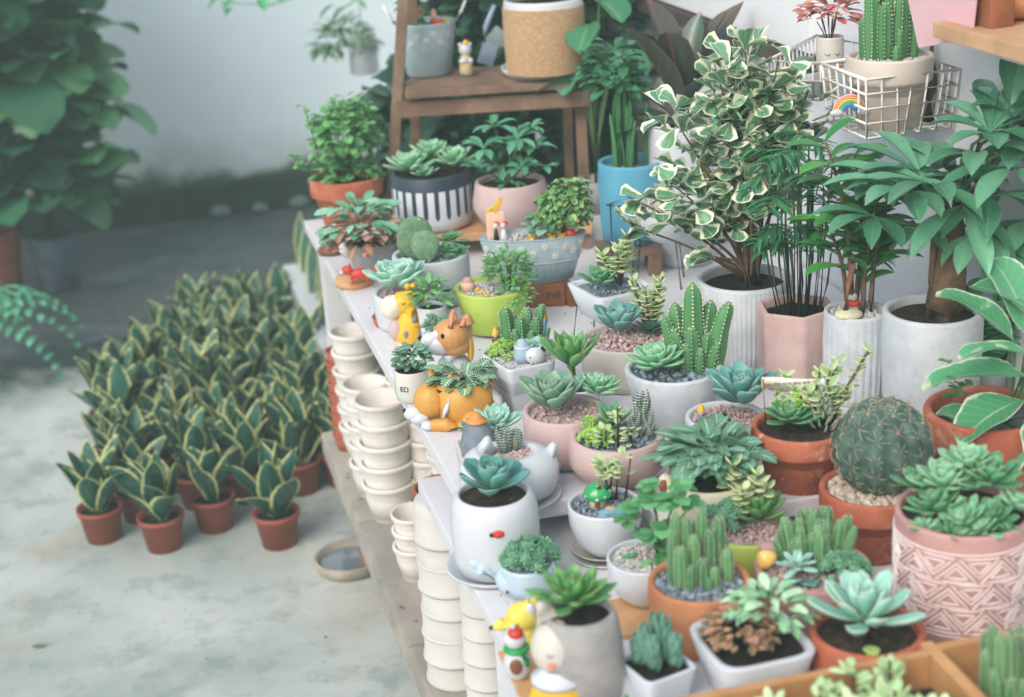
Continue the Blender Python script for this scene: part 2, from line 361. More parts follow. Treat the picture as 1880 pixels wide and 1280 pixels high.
# leaves
ECH = LM('echeveria_blue_green', (128, 176, 158), (98, 150, 134), edge=(176, 206, 186), e0=.8, e1=1, base=(150, 192, 156), tip=(190, 150, 140), rough=.55, spec=.3, sss=.1)
ECHT = LM('echeveria_teal', (104, 158, 152), (76, 130, 126), edge=(160, 188, 170), e0=.84, e1=1.02, tip=(170, 130, 120), base=(124, 170, 142), rough=.5, spec=.35, sss=.15)
ECHG = LM('echeveria_grey_green', (132, 164, 140), (100, 136, 114), edge=(180, 192, 160), e0=.84, e1=1.02, tip=(170, 140, 120), rough=.5, spec=.35, sss=.15)
ECHP = LM('echeveria_pale', (168, 204, 190), (132, 178, 160), edge=(206, 222, 208), e0=.78, e1=1, base=(150, 196, 160), tip=(190, 176, 170), rough=.55, spec=.3, sss=.15)
ECHL = LM('echeveria_light_green', (142, 192, 156), (110, 168, 128), edge=(196, 208, 170), e0=.82, e1=1.02, tip=(196, 150, 132), rough=.5, sss=.15)
ECHGR = LM('echeveria_bright_green', (104, 160, 88), (70, 128, 66), edge=(150, 140, 86), e0=.86, e1=1.04, tip=(160, 90, 64), rough=.38, spec=.5, sss=.15)
ECHD = LM('echeveria_mid_green', (96, 156, 112), (66, 124, 84), edge=(160, 182, 136), e0=.84, e1=1.04, tip=(170, 120, 100), rough=.45, sss=.15)
SEDL = LM('sedum_lime', (180, 206, 100), (132, 172, 72), tip=(204, 222, 132), rough=.5, sss=.1)
SEDB = LM('sedum_blue_green', (128, 170, 136), (82, 130, 98), tip=(170, 200, 168), rough=.55, sss=.1)
SEDG = LM('sedum_green', (130, 178, 108), (84, 138, 76), tip=(170, 204, 140), rough=.5, sss=.1)
JADE = LM('elephant_bush_leaf', (196, 206, 148), (146, 172, 112), edge=(222, 222, 178), e0=.6, e1=.95, rough=.4, sss=.1)
JADEG = LM('jade_leaf', (150, 190, 140), (110, 160, 112), rough=.4, sss=.1)
CAC = LM('cactus_green', (70, 124, 74), (44, 96, 54), edge=(100, 146, 92), e0=.5, e1=1.5, rough=.5)
CACF = LM('cactus_fine', (92, 138, 88), (60, 106, 64), rough=.6)
CACD = LM('cactus_blue_green', (76, 112, 92), (52, 88, 72), rough=.6)
ZEB = LM('zebra_haworthia', (48, 78, 60), (34, 60, 48), stripes=((224, 234, 222), 8, .5), rough=.45)
HAW = LM('haworthia_teal', (84, 130, 110), (60, 106, 90), stripes=((130, 168, 150), 16, .4), rough=.5)
FITG = LM('fittonia_green', (84, 138, 92), (54, 108, 66), vein=((214, 228, 206), 6, .16), rough=.5)
FITD = LM('fittonia_dark', (92, 138, 108), (58, 106, 78), vein=((168, 200, 172), 7, .13), rough=.45)
FITR = LM('fittonia_red', (176, 112, 92), (124, 84, 66), vein=((214, 160, 140), 5, .14), edge=(104, 122, 78), e0=.6, e1=.95, rough=.5)
FITPK = LM('fittonia_pink', (214, 134, 124), (176, 86, 80), edge=(140, 120, 84), e0=.8, e1=1, rough=.5)
MINTL = LM('round_leaf_green', (118, 178, 122), (78, 142, 84), edge=(150, 198, 144), e0=.9, e1=1.02, rough=.4, transl=.15)
SNAKE = LM('snake_plant_leaf', (40, 88, 72), (26, 64, 54), edge=(206, 212, 146), e0=.74, e1=.86, patch=((76, 118, 94), 120, .56), rough=.4, en=.2)
FICV = LM('variegated_ficus', (98, 144, 112), (66, 112, 78), edge=(226, 229, 200), e0=.54, e1=.74, patch=((140, 172, 140), 55, .6), rib=(150, 180, 140), rough=.35, spec=.5, en=.5)
RUB = LM('rubber_plant_leaf', (84, 74, 64), (58, 58, 52), edge=(128, 82, 66), e0=.94, e1=1, rib=(132, 84, 70), rough=.25, spec=.6)
RUBG = LM('rubber_plant_green', (70, 98, 84), (54, 78, 68), edge=(150, 120, 96), e0=.93, e1=1, rib=(140, 110, 90), rough=.25, spec=.6)
PALM = LM('parlour_palm_leaf', (70, 130, 88), (42, 96, 60), rough=.35, spec=.5, transl=.1)
ZZ = LM('glossy_green_leaf', (78, 146, 62), (44, 112, 50), edge=(130, 176, 90), e0=.93, e1=1, rib=(110, 170, 90), rough=.25, spec=.6, transl=.1)
MONEY = LM('money_tree_leaf', (104, 158, 124), (64, 118, 88), edge=(120, 168, 130), e0=.94, e1=1, rib=(120, 170, 130), ribw=.05, rough=.3, spec=.55, transl=.1)
RNDL = LM('jelly_leaf', (96, 172, 110), (62, 142, 78), rough=.35, sss=.1, transl=.1)
DIEF = LM('variegated_broad_leaf', (92, 158, 116), (70, 136, 92), edge=(206, 220, 196), e0=.84, e1=.97, patch=((196, 214, 194), 24, .63), rib=(150, 190, 150), rough=.35, spec=.5, en=.3, transl=.1)
SCHEF = LM('umbrella_leaf', (92, 152, 120), (60, 122, 88), edge=(140, 184, 150), e0=.94, e1=1, rib=(120, 170, 130), rough=.4)
IVY = LM('pale_ivy_leaf', (132, 184, 118), (86, 148, 86), edge=(186, 206, 136), e0=.85, e1=1, rough=.5, transl=.25)
DARKL = LM('dark_broad_leaf', (52, 104, 72), (32, 72, 50), rough=.4, transl=.1)
DARK2 = LM('shade_leaf', (48, 84, 62), (34, 58, 44), rough=.4)
MONST = LM('monstera_leaf', (72, 132, 96), (48, 104, 70), rib=(110, 160, 120), rough=.3)
FERN = LM('fern_leaf', (110, 188, 150), (80, 150, 116), rough=.5, transl=.2)
CURL = LM('curly_green_leaf', (128, 168, 100), (84, 130, 76), edge=(176, 196, 130), e0=.8, e1=1, rough=.5)
STRK = LM('sage_leaf', (140, 178, 150), (100, 146, 116), rough=.5)
CREAMP = LM('cream_succulent', (214, 218, 172), (168, 190, 134), rough=.45, sss=.1)
SOILS = {'soil': (SOIL, None), 'dark': (SOILD, None), 'gw': (GW, GW), 'gp': (GP, GP), 'gb': (GB, GB), 'gc': (GC, GC)}
PROF = {'cyl': [(.86, 0), (.93, .03), (.97, .2), (1, .6), (1, .96)], 'tap': [(.7, 0), (.74, .03), (1, .96)],
 'terra': [(.66, 0), (.7, .02), (.86, .62), (.87, .635), (1, .65), (1.02, .7), (1.02, .96)],
 'bowl': [(.42, 0), (.52, .02), (.8, .25), (.96, .6), (1, .96)], 'round': [(.6, 0), (.82, .1), (1.1, .42), (1.12, .6), (1.03, .97)],
 'plast': [(.68, 0), (.72, .02), (.92, .84), (1.0, .86), (1.02, .97)], 'cup': [(.8, 0), (.93, .05), (1, .2), (1, .97)]}
def sq(n, ph=pi / 4): return lambda a, z=0: 1 / (abs(cos(a + ph)) ** n + abs(sin(a + ph)) ** n) ** (1 / n)
def poly(n, ph=0): return lambda a, z=0: cos(pi / n) / cos(((a + ph) % (2 * pi / n)) - pi / n)
class P_: pass
def pot(name, label, cat, u, v, w, h, zb, prof='cyl', mat=WHT, soil='soil', mod=None, group=None, seg=44, wall=.07, sd_=.1, sx=1, sy=1, rz=None, n=150, gs=None, ribs=None, partname='pot', lip=None, x0=-1, x1=1, wob=0):
    z = zb + .08
    for _ in range(8): p = at(u, v, z); S = ppm(p); z = zb + h / S
    o = P_(); o.S, o.k, o.r, o.h, o.u, o.v, o.zb = S, 1 / S, w / 2, h, u, v, zb
    rz = YAW if rz is None else rz
    o.root = thing(name, label, cat, (p.x, p.y, zb), rz, group)
    m = MB(o.k); r = w / 2; t = wall * w; q = [(a * r, b * h) for a, b in PROF[prof]]; r1 = q[-1][0]
    q = [(0, h * .02)] + q if q[0][0] > 0 else q
    q += [(r1 - t * .15, h - t * .08), (r1 - t * .5, h), (r1 - t * .85, h - t * .08), (r1 - t, h - t * .4), (r1 - t * 1.05, h * (1 - sd_)), (r1 - t * 1.2, h * .5), (0, h * .45)]
    md = mod
    if ribs:
        b0 = mod; md = lambda a, z: (b0(a, z) if b0 else 1) * (1 + (ribs[1] * (abs(sin(ribs[0] * a / 2)) - .6) if z < h * ribs[2] else 0)); seg = ribs[0] * 6
    lathe(m, q, seg, md, sx=sx, sy=sy); o.pot = m.build(partname, mat, o.root)
    o.ri = r1 - t * 1.05; o.zs = h * (1 - sd_) - t * .1; o.mod = mod; o.sx, o.sy = sx, sy
    sm_, gm = SOILS[soil]; m = MB(o.k); vs, fs = [(0, 0, o.zs)], []; K = 28; off = R_() * 50
    for i in range(1, 7):
        for j in range(K):
            a = 2 * pi * j / K; q_ = o.ri * i / 6 * (mod(a, 0) if mod else 1)
            vs.append((cos(a) * q_ * sx, sin(a) * q_ * sy, o.zs + (noise.noise(Vector((cos(a) * i + off, sin(a) * i, 0))) * .05 * o.ri if i < 6 else 0)))
    for j in range(K): fs.append((0, 1 + j, 1 + (j + 1) % K))
    for i in range(5):
        for j in range(K): a_ = 1 + i * K; fs.append((a_ + j, a_ + K + j, a_ + K + (j + 1) % K, a_ + (j + 1) % K))
    m.add(vs, fs); m.build('soil', sm_, o.root)
    if gm:
        m = MB(o.k); gs = gs or o.r * .035 + 1.6
        gravel(m, o.ri, o.zs + .3, n, gs, mod, x0, x1, sx, sy); m.build('gravel', gm, o.root)
    return o
def part(P, name, m, mats, **k): return m.build(name, mats, P.root, **k)
def sub(P): return MB(P.k)
def fig(name, label, cat, u, v, zb, rz=None, group=None):
    """a small free-standing thing whose base centre is seen at (u, v) on the surface z = zb; built in units of one photo pixel at its distance"""
    p = at(u, v, zb); o = P_(); o.S = ppm(p); o.k = 1 / o.S; o.root = thing(name, label, cat, (p.x, p.y, zb), YAW if rz is None else rz, group); o.u, o.v = u, v; return o
def fpart(P, name, mat, fn, **k):
    m = MB(P.k); fn(m); return m.build(name, mat, P.root, **k)
PROF['nest'] = [(.62, 0), (.66, .02), (.93, .84), (.94, .86), (1, .88), (1.01, .98)]
def dish(name, label, u, v, w, h, zb, mat, group=None, prof=None):
    o = fig(name, label, 'saucer', u, v, zb, group=group); m = MB(o.k); r = w / 2
    lathe(m, [(0, 0), (r * .8, 0), (r * .95, h * .5), (r, h), (r * .96, h), (r * .88, h * .45), (0, h * .35)], 48); m.build('dish', mat, o.root); return o
def mpart(P, name, mat, cm=None): pass
# ---------------------------------------------------------------- the setting
def plane_obj(name, x0, y0, x1, y1, z, mat):
    m = MB(); m.add([(x0, y0, z), (x1, y0, z), (x1, y1, z), (x0, y1, z)], [(0, 1, 2, 3)]); return m.build(name, mat, None, smooth=False)
def concrete():
    m, t, b, N, L = newmat('wet_and_dry_concrete'); tc = N.new('ShaderNodeTexCoord'); sp = N.new('ShaderNodeSeparateXYZ'); L.new(tc.outputs['Object'], sp.inputs[0])
    big = nz(t, 1.6, 5, .6, dist=.4); fine = nz(t, 9, 6, .7); fleck = nz(t, 70, 3)
    c = mix(t, mrange(t, big.outputs[0], .35, .68), lin((196, 202, 196)), lin((156, 168, 160)))
    c = mix(t, mrange(t, fine.outputs[0], .48, .66, 0, .6), c, lin((134, 148, 142)))
    c = mix(t, mrange(t, nz(t, 2.3, 4, .6, dist=.8).outputs[0], .52, .7, 0, .55), c, lin((186, 176, 156)))
    c = mix(t, mrange(t, fleck.outputs[0], .68, .74, 0, .7), c, lin((112, 106, 92)))
    c = mix(t, mrange(t, nz(t, 22, 6, .8, dist=1.5).outputs[0], .56, .68, 0, .45), c, lin((150, 150, 132)))
    s = mth(t, 'ADD', sp.outputs[1], mth(t, 'MULTIPLY', sp.outputs[0], .35)); s = mth(t, 'ADD', s, mth(t, 'MULTIPLY', mth(t, 'SUBTRACT', big.outputs[0], .5), 1.3))
    wet = mrange(t, s, 3.78, 3.98)
    wc = mix(t, mrange(t, fine.outputs[0], .4, .7), lin((78, 86, 88)), lin((54, 64, 64))); wc = mix(t, mrange(t, nz(t, 3.2, 3, .6, dist=1).outputs[0], .5, .7, 0, .7), wc, lin((108, 118, 120)))
    L.new(mix(t, wet, c, wc), b.inputs['Base Color']); L.new(mrange(t, wet, 0, 1, .85, .5), b.inputs['Roughness']); b.inputs['Specular IOR Level'].default_value = .3
    bump(t, b, fine.outputs[0], .5, .004); return m
fl = plane_obj('ground', -30, -20, 30, 40, 0, concrete()); fl['kind'] = 'structure'
def wallmat():
    m, t, b, N, L = newmat('mossy_whitewash'); tc = N.new('ShaderNodeTexCoord'); sp = N.new('ShaderNodeSeparateXYZ'); L.new(tc.outputs['Object'], sp.inputs[0])
    big = nz(t, 1.4, 5, .6); c = mix(t, mrange(t, big.outputs[0], .3, .7), lin((228, 244, 248)), lin((218, 236, 242)))
    s = mth(t, 'ADD', sp.outputs[2], mth(t, 'MULTIPLY', mth(t, 'SUBTRACT', nz(t, 4, 4).outputs[0], .5), .25))
    c = mix(t, mrange(t, s, .28, .15, 0, .4), c, lin((150, 164, 140))); c = mix(t, mrange(t, s, .17, .11), c, lin((74, 98, 70)))
    L.new(c, b.inputs['Base Color']); b.inputs['Roughness'].default_value = .9; bump(t, b, nz(t, 30, 5).outputs[0], .3, .004); return m
WALLM = wallmat()
def slab(name, c, s, mat, label=None, cat=None, bev=0, rz=0, parent=None, kind=None):
    m = MB(); box(m, (0, 0, 0), s, rz, bev); o = m.build(name, mat, parent, smooth=False); o.location = c
    if label: tag(o, label, cat)
    if kind: o['kind'] = kind
    return o
YW = 5.42
m = MB(); box(m, (0, YW + .1, 1.5), (14, .2, 3)); bw = m.build('back_wall', WALLM, None, smooth=False); tag(bw, 'bluish white rendered yard wall behind everything, its foot green with moss', 'wall')
MOSS = M('dark_moss', (34, 56, 42), (20, 34, 28), .95, 14, 1, 60)
m = MB(); box(m, (0, YW - .035, .055), (7, .07, .11), 0, .01); o = m.build('kerb', MOSS, bw, smooth=False)
o.name = 'mossy_kerb'
PB = M('pale_stone', (112, 126, 124), (92, 106, 104), .9, 20)
for i, (u, v, s) in enumerate(((400, 352, .036), (474, 350, .03), (548, 349, .036))):
    p = aty(u, v, YW - .1); m = MB(); b_ = Vector((0, 0, 0)); blob(m, b_, (s, .03, s * .62)); o = m.build('pale_stone', PB, None); o.location = (p.x, p.y, s * .6)
    tag(o, ('flat pale stone at the mossy wall foot, nearest the big leafy plants', 'round pale stone in the middle of three at the mossy wall foot', 'pale stone at the wall foot nearest the terracotta ivy pot')[i], 'stone', 'pale stones along the wall foot')
XW = 1.06
SIDEM = M('side_wall_white', (222, 226, 228), (210, 214, 218), .85, 3, .5, 60, .2)
m = MB(); box(m, (XW + .1, 2.2, 1.5), (.2, 6.43, 3)); sw = m.build('side_wall', SIDEM, None, smooth=False); tag(sw, 'white rendered wall running along the right behind the table of plants', 'wall')
# white board with a dark timber rail under it
p0 = atx(1160, 0, XW - .02); zr = atx(1440, 105, XW - .02).z
yb = atx(1490, 128, XW - .02).y
m = MB(); box(m, (XW - .012, (yb + 5.3) / 2, zr + .4), (.024, 5.3 - yb, .76), 0, .003); bd = m.build('white_board', M('painted_board', (232, 234, 236), (224, 227, 230), .6, 2, .2, 40), None, smooth=False)
tag(bd, 'large white painted board fixed to the side wall above the dark rail', 'board')
m = MB(); box(m, (XW - .017, (yb + 5.3) / 2, zr + .003), (.034, 5.3 - yb, .028), 0, .003); rl = m.build('timber_rail', M('dark_rail', (92, 80, 76), (70, 60, 58), .8, 10), None, smooth=False)
tag(rl, 'narrow dark brown timber rail along the lower edge of the white board', 'rail')
# tables and bench
TABM = M('table_paint', (220, 220, 222), (211, 212, 214), .5, 5, .15, 60, .35, speck=((200, 198, 194), 130, .76), stain=.35)
tA = thing('display_table', 'long white painted table under the back and middle rows of plants', 'table', (.33, 1.6, 0), 0)
def tbox(nm, x0, x1, y0, y1, z0, z1, par, mat=TABM, bev=.0025):
    m = MB(); o = par.location; box(m, ((x0 + x1) / 2 - o.x, (y0 + y1) / 2 - o.y, (z0 + z1) / 2), (x1 - x0, y1 - y0, z1 - z0), 0, bev); return m.build(nm, mat, par, smooth=False)
YA = 1.575
tbox('front_leaf', .525, .858, 1.475, YA - .0008, ZA - .02, ZA, tA)
tbox('tabletop', .333, 1.055, YA, 2.905, ZA - .02, ZA, tA)
for x, y in ((.35, 2.83), (.96, 2.83), (.96, 1.63)): tbox('leg', x, x + .045, y, y + .045, 0 if x > .5 else ZL, ZA - .02, tA)
tbox('leg', .45, .49, 1.63, 1.67, ZL, ZA - .02, tA)
tbox('apron', .40, .42, YA + .05, 2.83, ZA - .06, ZA - .02, tA)
tB = thing('low_display_table', 'lower white painted table under the nearest row of pots', 'table', (.31, .5, 0), 0)
tbox('tabletop', .3145, 1.055, .55, 1.80, ZB - .018, ZB, tB)
tbox('leg', .333, .375, 1.42, 1.50, 0, ZB - .018, tB); tbox('leg', .95, .99, 1.45, 1.5, 0, ZB - .018, tB); tbox('leg', .95, .99, .6, .65, 0, ZB - .018, tB)
tbox('leg', .34, .38, .6, .65, 0, ZB - .018, tB)
BENM = M('worn_stone_bench', (176, 170, 158), (150, 146, 136), .85, 10, .7, 80, .25, speck=((110, 104, 94), 40, .7), stain=1)
tC = thing('low_bench', 'low worn pale bench carrying the stacks of cream pots under the tables', 'bench', (.3, 1, 0), 0)
XB = .317
ys = [.6, 1.15, 1.58, 2.02, 2.45, 2.87]
for a, b in zip(ys, ys[1:]): tbox('bench_slab', XB, .95, a + .003, b - .003, ZL - .045, ZL, tC, BENM, .006)
tbox('bench_beam', XB + .012, XB + .07, .62, 2.84, ZL - .10, ZL - .047, tC, BENM, .004)
for y in (.8, 1.62, 2.62): tbox('leg', XB + .03, XB + .1, y, y + .07, 0, ZL - .1, tC, TERRA if y > 2 else BENM)
for y in (.8, 2.62): tbox('leg', .85, .92, y, y + .07, 0, ZL - .1, tC, BENM)
LOG = []
_pot = pot
def pot(*a, **k):
    P = _pot(*a, **k); l = P.root.location; LOG.append((a[0], round(l.x, 3), round(l.y, 3), round(l.z, 3), round(P.r * P.k, 3), round(P.h * P.k, 3))); return P

# ---------------------------------------------------------------- far end: yard plants by the wall, hanging planter, ladder shelf
def big_plant(name, label, x, y, pr, ph, pm, H, R, n, L, W, lm, z0=.3):
    r = thing(name, label, 'plant', (x, y, 0)); full = z0 < .2; m = MB(); lathe(m, [(0, 0), (pr * .75, 0), (pr, ph * .95), (pr, ph), (pr * .9, ph), (pr * .85, ph * .88), (0, ph * .86)], 28); m.build('pot', pm, r)
    m = MB()
    for i in range(5): a = R_() * 6; tube(m, [(0, 0, ph * .8), (cos(a) * R * .2, sin(a) * R * .2, H * .5), (cos(a) * R * .4, sin(a) * R * .4, H * .9)], [.012, .009, .005], 6)
    m.build('stem', STEM, r)
    m = MB(); bush(m, (0, 0, z0 + (H - z0) / 2), R, (H - z0) / 2, n, L, W, 'round', inner=.3, el=.5, droop=-1.0, fold=.15, wave=.006, lr=.35)
    if full: [bush(m, (rr(-.05, .05), 0, z_), R * .95, .22, n // 2, L * .9, W * .9, 'round', inner=.3, el=.4, droop=-1.0, fold=.15, wave=.006) for z_ in (.34, .62, .95)]
    m.build('foliage', lm, r); return r
a = aty(60, 470, 4.75); big_plant('broadleaf_shrub', 'tall dark green leafy shrub at the far left edge in a terracotta pot', a.x - .10, 4.75, .075, .2, TERRA, 1.5, .27, 170, .2, .17, DARKL, .1)
a = aty(140, 530, 4.55); big_plant('broadleaf_shrub', 'broad leafed shrub in a blue grey pot, its lighter leaves spreading over the white wall', a.x - .05, 4.75, .075, .17, M('blue_grey_pot', (104, 118, 132), (88, 100, 116), .7, 20), 1.05, .19, 120, .17, .14, LM('mid_broad_leaf', (88, 140, 88), (48, 96, 62), rough=.4, transl=.1), .12)
a = aty(-112, 470, 4.0); r = thing('fern', 'pale green fern fronds reaching in at the left edge', 'fern', (a.x, 4.0, 0)); m = MB(); lathe(m, [(0, 0), (.07, 0), (.09, .16), (.08, .16), (.07, .14), (0, .13)], 24); m.build('pot', PLAST, r)
m = MB(); ms = MB()
for k in range(9):
    az = -1.3 + k * .33; el = rr(.5, 1.1); P = Vector((0, 0, .14)); d = Vector((cos(az), sin(az), 0)); pts = [P]; e = el
    for i in range(12):
        P = P + (d * cos(e) + Z3 * sin(e)) * .03; e -= .16; pts.append(P)
        for s in (-1.3, 1.3): leaf(m, P, az + s, rr(-.2, .1), .07 * (1 - i / 14), .02, 'lance', bend=-.5, n=3)
    tube(ms, pts, .002, 4)
m.build('fronds', FERN, r); ms.build('stem', STEMG, r)
# dark plants behind the ladder
a = aty(930, 330, 3.35); r = big_plant('shade_shrub', 'dark leafy shrub filling the gap behind the ladder shelf', a.x + .14, 3.5, .1, .25, PLAST, 1.5, .26, 1300, .085, .05, DARK2, .35)
big_plant('shade_shrub', 'dark leafy shrub between the ladder shelf and the side wall', a.x + .12, 3.2, .09, .22, PLAST, 1.45, .26, 900, .08, .045, DARK2, .35)
big_plant('shade_shrub', 'low dark leafy shrub seen between the ladder legs', .84, 3.3, .1, .22, PLAST, .9, .29, 1500, .085, .05, DARK2, .28)
# hanging planter on the wall
a = aty(667, 100, 4.2); S = ppm(a)
r = thing('hanging_planter', 'white cylinder planter hanging high before the wall with a bushy trailing plant', 'hanging planter', (a.x, a.y, a.z - 34 / S)); m = MB(1 / S)
lathe(m, [(0, 0), (25, 0), (27, 3), (27, 68), (24, 68), (23, 60), (0, 58)], 28); m.build('pot', WHT, r)
m = MB(1 / S); bush(m, (-32, 0, 50), 55, 56, 230, 26, 9, 'lance', droop=-1.2); m.build('foliage', LM('wall_fern_leaf', (112, 146, 96), (74, 110, 66), rough=.5), r)
m = MB(1 / S); tube(m, [(0, 0, 60), (2, 0, 150), (6, 0, 400)], 1.1, 5); m.build('cord', BWIRE, r)
# vine leaves dangling from above
r = thing('trailing_vine', 'thin vine with a few bright leaves dangling in at the top of the wall', 'vine', aty(560, 36, 4.0)); S = ppm(r.location); m = MB(1 / S); ml = MB(1 / S)
tube(m, [(-150, 0, 40), (-60, 0, 30), (60, 0, 62), (130, 0, 70)], 1.5, 5); tube(m, [(130, 0, 70), (110, 0, 40), (80, 0, 20), (56, 0, 14)], 1.3, 5)
for (x, z, l, a_) in ((-150, 40, 34, 3.3), (-118, 40, 40, 3.6), (-80, 35, 34, 5.2), (-35, 42, 28, 4.7), (-130, 20, 22, 3.9), (75, 6, 34, 2.8), (56, 14, 40, 3.2), (96, 20, 26, 5.8)): leaf(ml, (x, 0, z + 10), a_, -.5, l, l * .6, 'oval', bend=-.6, fold=.2)
m.build('stem', STEMG, r); ml.build('leaves', LM('vine_leaf', (96, 176, 124), (64, 148, 92), rough=.4, transl=.2), r)
# ladder shelf
LY = 2.78
lad = thing('ladder_shelf', 'brown wooden ladder shelf with splayed legs at the far end of the table', 'shelf', (aty(890, 160, LY).x, LY, ZA), YAW)
MI = Matrix.Rotation(-YAW, 3, 'Z')
def L2(u, v, y):   # a photo pixel on the plane y, in the ladder's own frame
    return MI @ (aty(u, v, y) - lad.location)
zt = L2(890, 150, LY).z; zr_ = L2(890, 186, LY).z
def bar(nm, a, b, w_, d_, par=lad, mat=WOODB):
    a, b = Vector(a), Vector(b); d = b - a; x, y = frame(d); m = MB(); h = .5
    m.v = []; q = [a + x * (i * w_ / 2) + y * (j * d_ / 2) for i, j in ((-1, -1), (1, -1), (1, 1), (-1, 1))] + [b + x * (i * w_ / 2) + y * (j * d_ / 2) for i, j in ((-1, -1), (1, -1), (1, 1), (-1, 1))]
    b_ = bmesh.new(); vv = [b_.verts.new(c) for c in q]
    for f in ((0, 1, 2, 3), (7, 6, 5, 4), (0, 4, 5, 1), (1, 5, 6, 2), (2, 6, 7, 3), (3, 7, 4, 0)): b_.faces.new([vv[i] for i in f])
    bmesh.ops.recalc_face_normals(b_, faces=b_.faces); bmesh.ops.bevel(b_, geom=list(b_.edges), offset=.0012, segments=1, affect='EDGES'); b_.verts.index_update()
    m.add([v.co for v in b_.verts], [tuple(v.index for v in f.verts) for f in b_.faces]); b_.free(); return m.build(nm, mat, par, smooth=False)
xl, xr_ = -.16, .175
bar('leg', (xl - .034, .03, 0), (xl + .04, -.005, zt + .26), .026, .02); bar('leg', (xr_ + .0, .03, 0), (xr_ - .005, -.005, zt + .26), .026, .02)
bar('leg', (xl + .01, .20, -.02), (xl + .045, .03, zt + .26), .022, .018); bar('leg', (xr_ - .02, .20, -.02), (xr_ - .02, .03, zt + .26), .022, .018)
def plank(nm, x0, x1, y0, y1, z, t): m = MB(); box(m, ((x0 + x1) / 2, (y0 + y1) / 2, z - t / 2), (x1 - x0, y1 - y0, t), 0, .0015); m.build(nm, WOODB, lad, smooth=False)
plank('shelf_board', xl + .016, xr_ - .012, -.045, .06, zt, .014); plank('shelf_board', xl + .02, xr_ - .016, .064, .16, zt - .001, .014)
plank('rail', xl - .004, xr_ + .012, -.03, -.012, zr_ + .013, .028)
# low plank step the three back pots stand on
ZS = .664
st = thing('plank_step', 'low wooden plank step under the striped pot and the round pink pot', 'shelf', (aty(800, 430, 2.6).x, 2.60, ZA), YAW)
m = MB(); box(m, (.09, .02, ZS - ZA - .007), (.36, .15, .014), 0, .002); m.build('board', WOODL, st, smooth=False)
for x in (-.08, .26): m = MB(); box(m, (x, .02, (ZS - ZA - .014) / 2), (.015, .13, ZS - ZA - .0145), 0, .001); m.build('leg', WOODB, st, smooth=False)
ZSH = ZA + zt
# zinc bucket on the ladder
P = pot('zinc_bucket', 'painted zinc bucket with daisies and wire ears on the ladder shelf', 'bucket', 781, 38, 112, 98, ZSH, 'tap', ZINC, 'gw', n=120)
def daisies(P, r_of, n, zs, sz, name='daisy_decals', a0=-2.9, a1=-.3):
    m = MB(P.k)
    for i in range(n):
        a = a0 + (a1 - a0) * (i + .5) / n + rr(-.06, .06); z = zs[i % len(zs)] * P.h; r = r_of(z) + .6; c = Vector((cos(a) * r, sin(a) * r, z)); t = Vector((-sin(a), cos(a), 0)); o = Vector((cos(a), sin(a), 0))
        for k in range(6):
            b = k * pi / 3 + .3; d = t * cos(b) + Z3 * sin(b); q = c + d * sz * .55; w_ = d.cross(o)
            m.add([c + o * .3, q + w_ * sz * .24 + o * .3, q + d * sz * .45 + o * .35, q - w_ * sz * .24 + o * .3], [(0, 1, 2, 3)], mi=0)
        blob(m, c + o * .4, (sz * .2,) * 3, seg=8, rings=6, mi=1)
    m.build(name, [WHT, YEL], P.root, smooth=False)
daisies(P, lambda z: P.r * (.74 + .26 * z / P.h), 9, (.72, .84, .66, .8), 8)
for z in (.5, .53):
    m = sub(P); tube(m, [(cos(2 * pi * j / 40) * P.r * (.745 + .26 * z), sin(2 * pi * j / 40) * P.r * (.745 + .26 * z), z * P.h) for j in range(41)], .9, 5); part(P, 'hoop', m, ZINC)
for s in (-1, 1): m = sub(P); tube(m, [(s * P.r, 0, P.h - 3), (s * (P.r + 10), 0, P.h + 12), (s * (P.r + 20), 4, P.h + 32)], [4, 3.2, 2.6], 6); part(P, 'wire_ear', m, WIRE)
bk = P
def on(P, dx, dy, z=None):  # a point on the soil of a pot, world coordinates
    return P.root.location + Matrix.Rotation(P.root.rotation_euler.z, 3, 'Z') @ (Vector((dx, dy, P.zs if z is None else z)) * P.k)
def fon(P, name, label, cat, dx, dy, z=None, group=None, rz=None):
    o = P_(); o.k = P.k; o.S = P.S; o.root = thing(name, label, cat, on(P, dx, dy, z), YAW if rz is None else rz, group); return o
o = fon(bk, 'tree_sign', 'cream tree shaped wooden cut-out standing in the zinc bucket', 'figurine', -30, -18); fpart(o, 'cut_out', M('cream_paint', (232, 222, 176), None, .6), lambda m: (box(m, (0, 0, 15), (9, 3, 34), 0, 1), blob(m, (0, 0, 42), (15, 2.5, 14))))
def gnome(o, hat, body, face=SKIN, s=1.0):
    fpart(o, 'body', body, lambda m: (blob(m, (0, 0, 8 * s), (7 * s, 6 * s, 9 * s)), blob(m, (-5 * s, -4 * s, 9 * s), (2.5 * s, 2.5 * s, 5 * s)), blob(m, (5 * s, -4 * s, 9 * s), (2.5 * s, 2.5 * s, 5 * s))))
    fpart(o, 'face', face, lambda m: (blob(m, (0, -1 * s, 20 * s), (6 * s, 5.6 * s, 5.6 * s)), blob(m, (0, -6.5 * s, 19 * s), (1.4 * s,) * 3)))
    fpart(o, 'hat', hat, lambda m: lathe(m, [(7 * s, 22 * s), (6.4 * s, 25 * s), (4 * s, 30 * s), (1.2 * s, 34 * s), (0, 35 * s)], 18))
    fpart(o, 'eyes', BLACK, lambda m: [blob(m, (x * s, -6.2 * s, 21 * s), .8 * s, seg=8, rings=6) for x in (-2.2, 2.2)])
gnome(fon(bk, 'gnome_figurine', 'little gnome with a green collar at the back of the zinc bucket', 'figurine', -8, 4), ORG, GRN)
o = fon(bk, 'gnome_figurine', 'little gnome in a red coat at the middle of the zinc bucket', 'figurine', 16, -14); gnome(o, M('pink_hat', (224, 164, 150), None), RED)
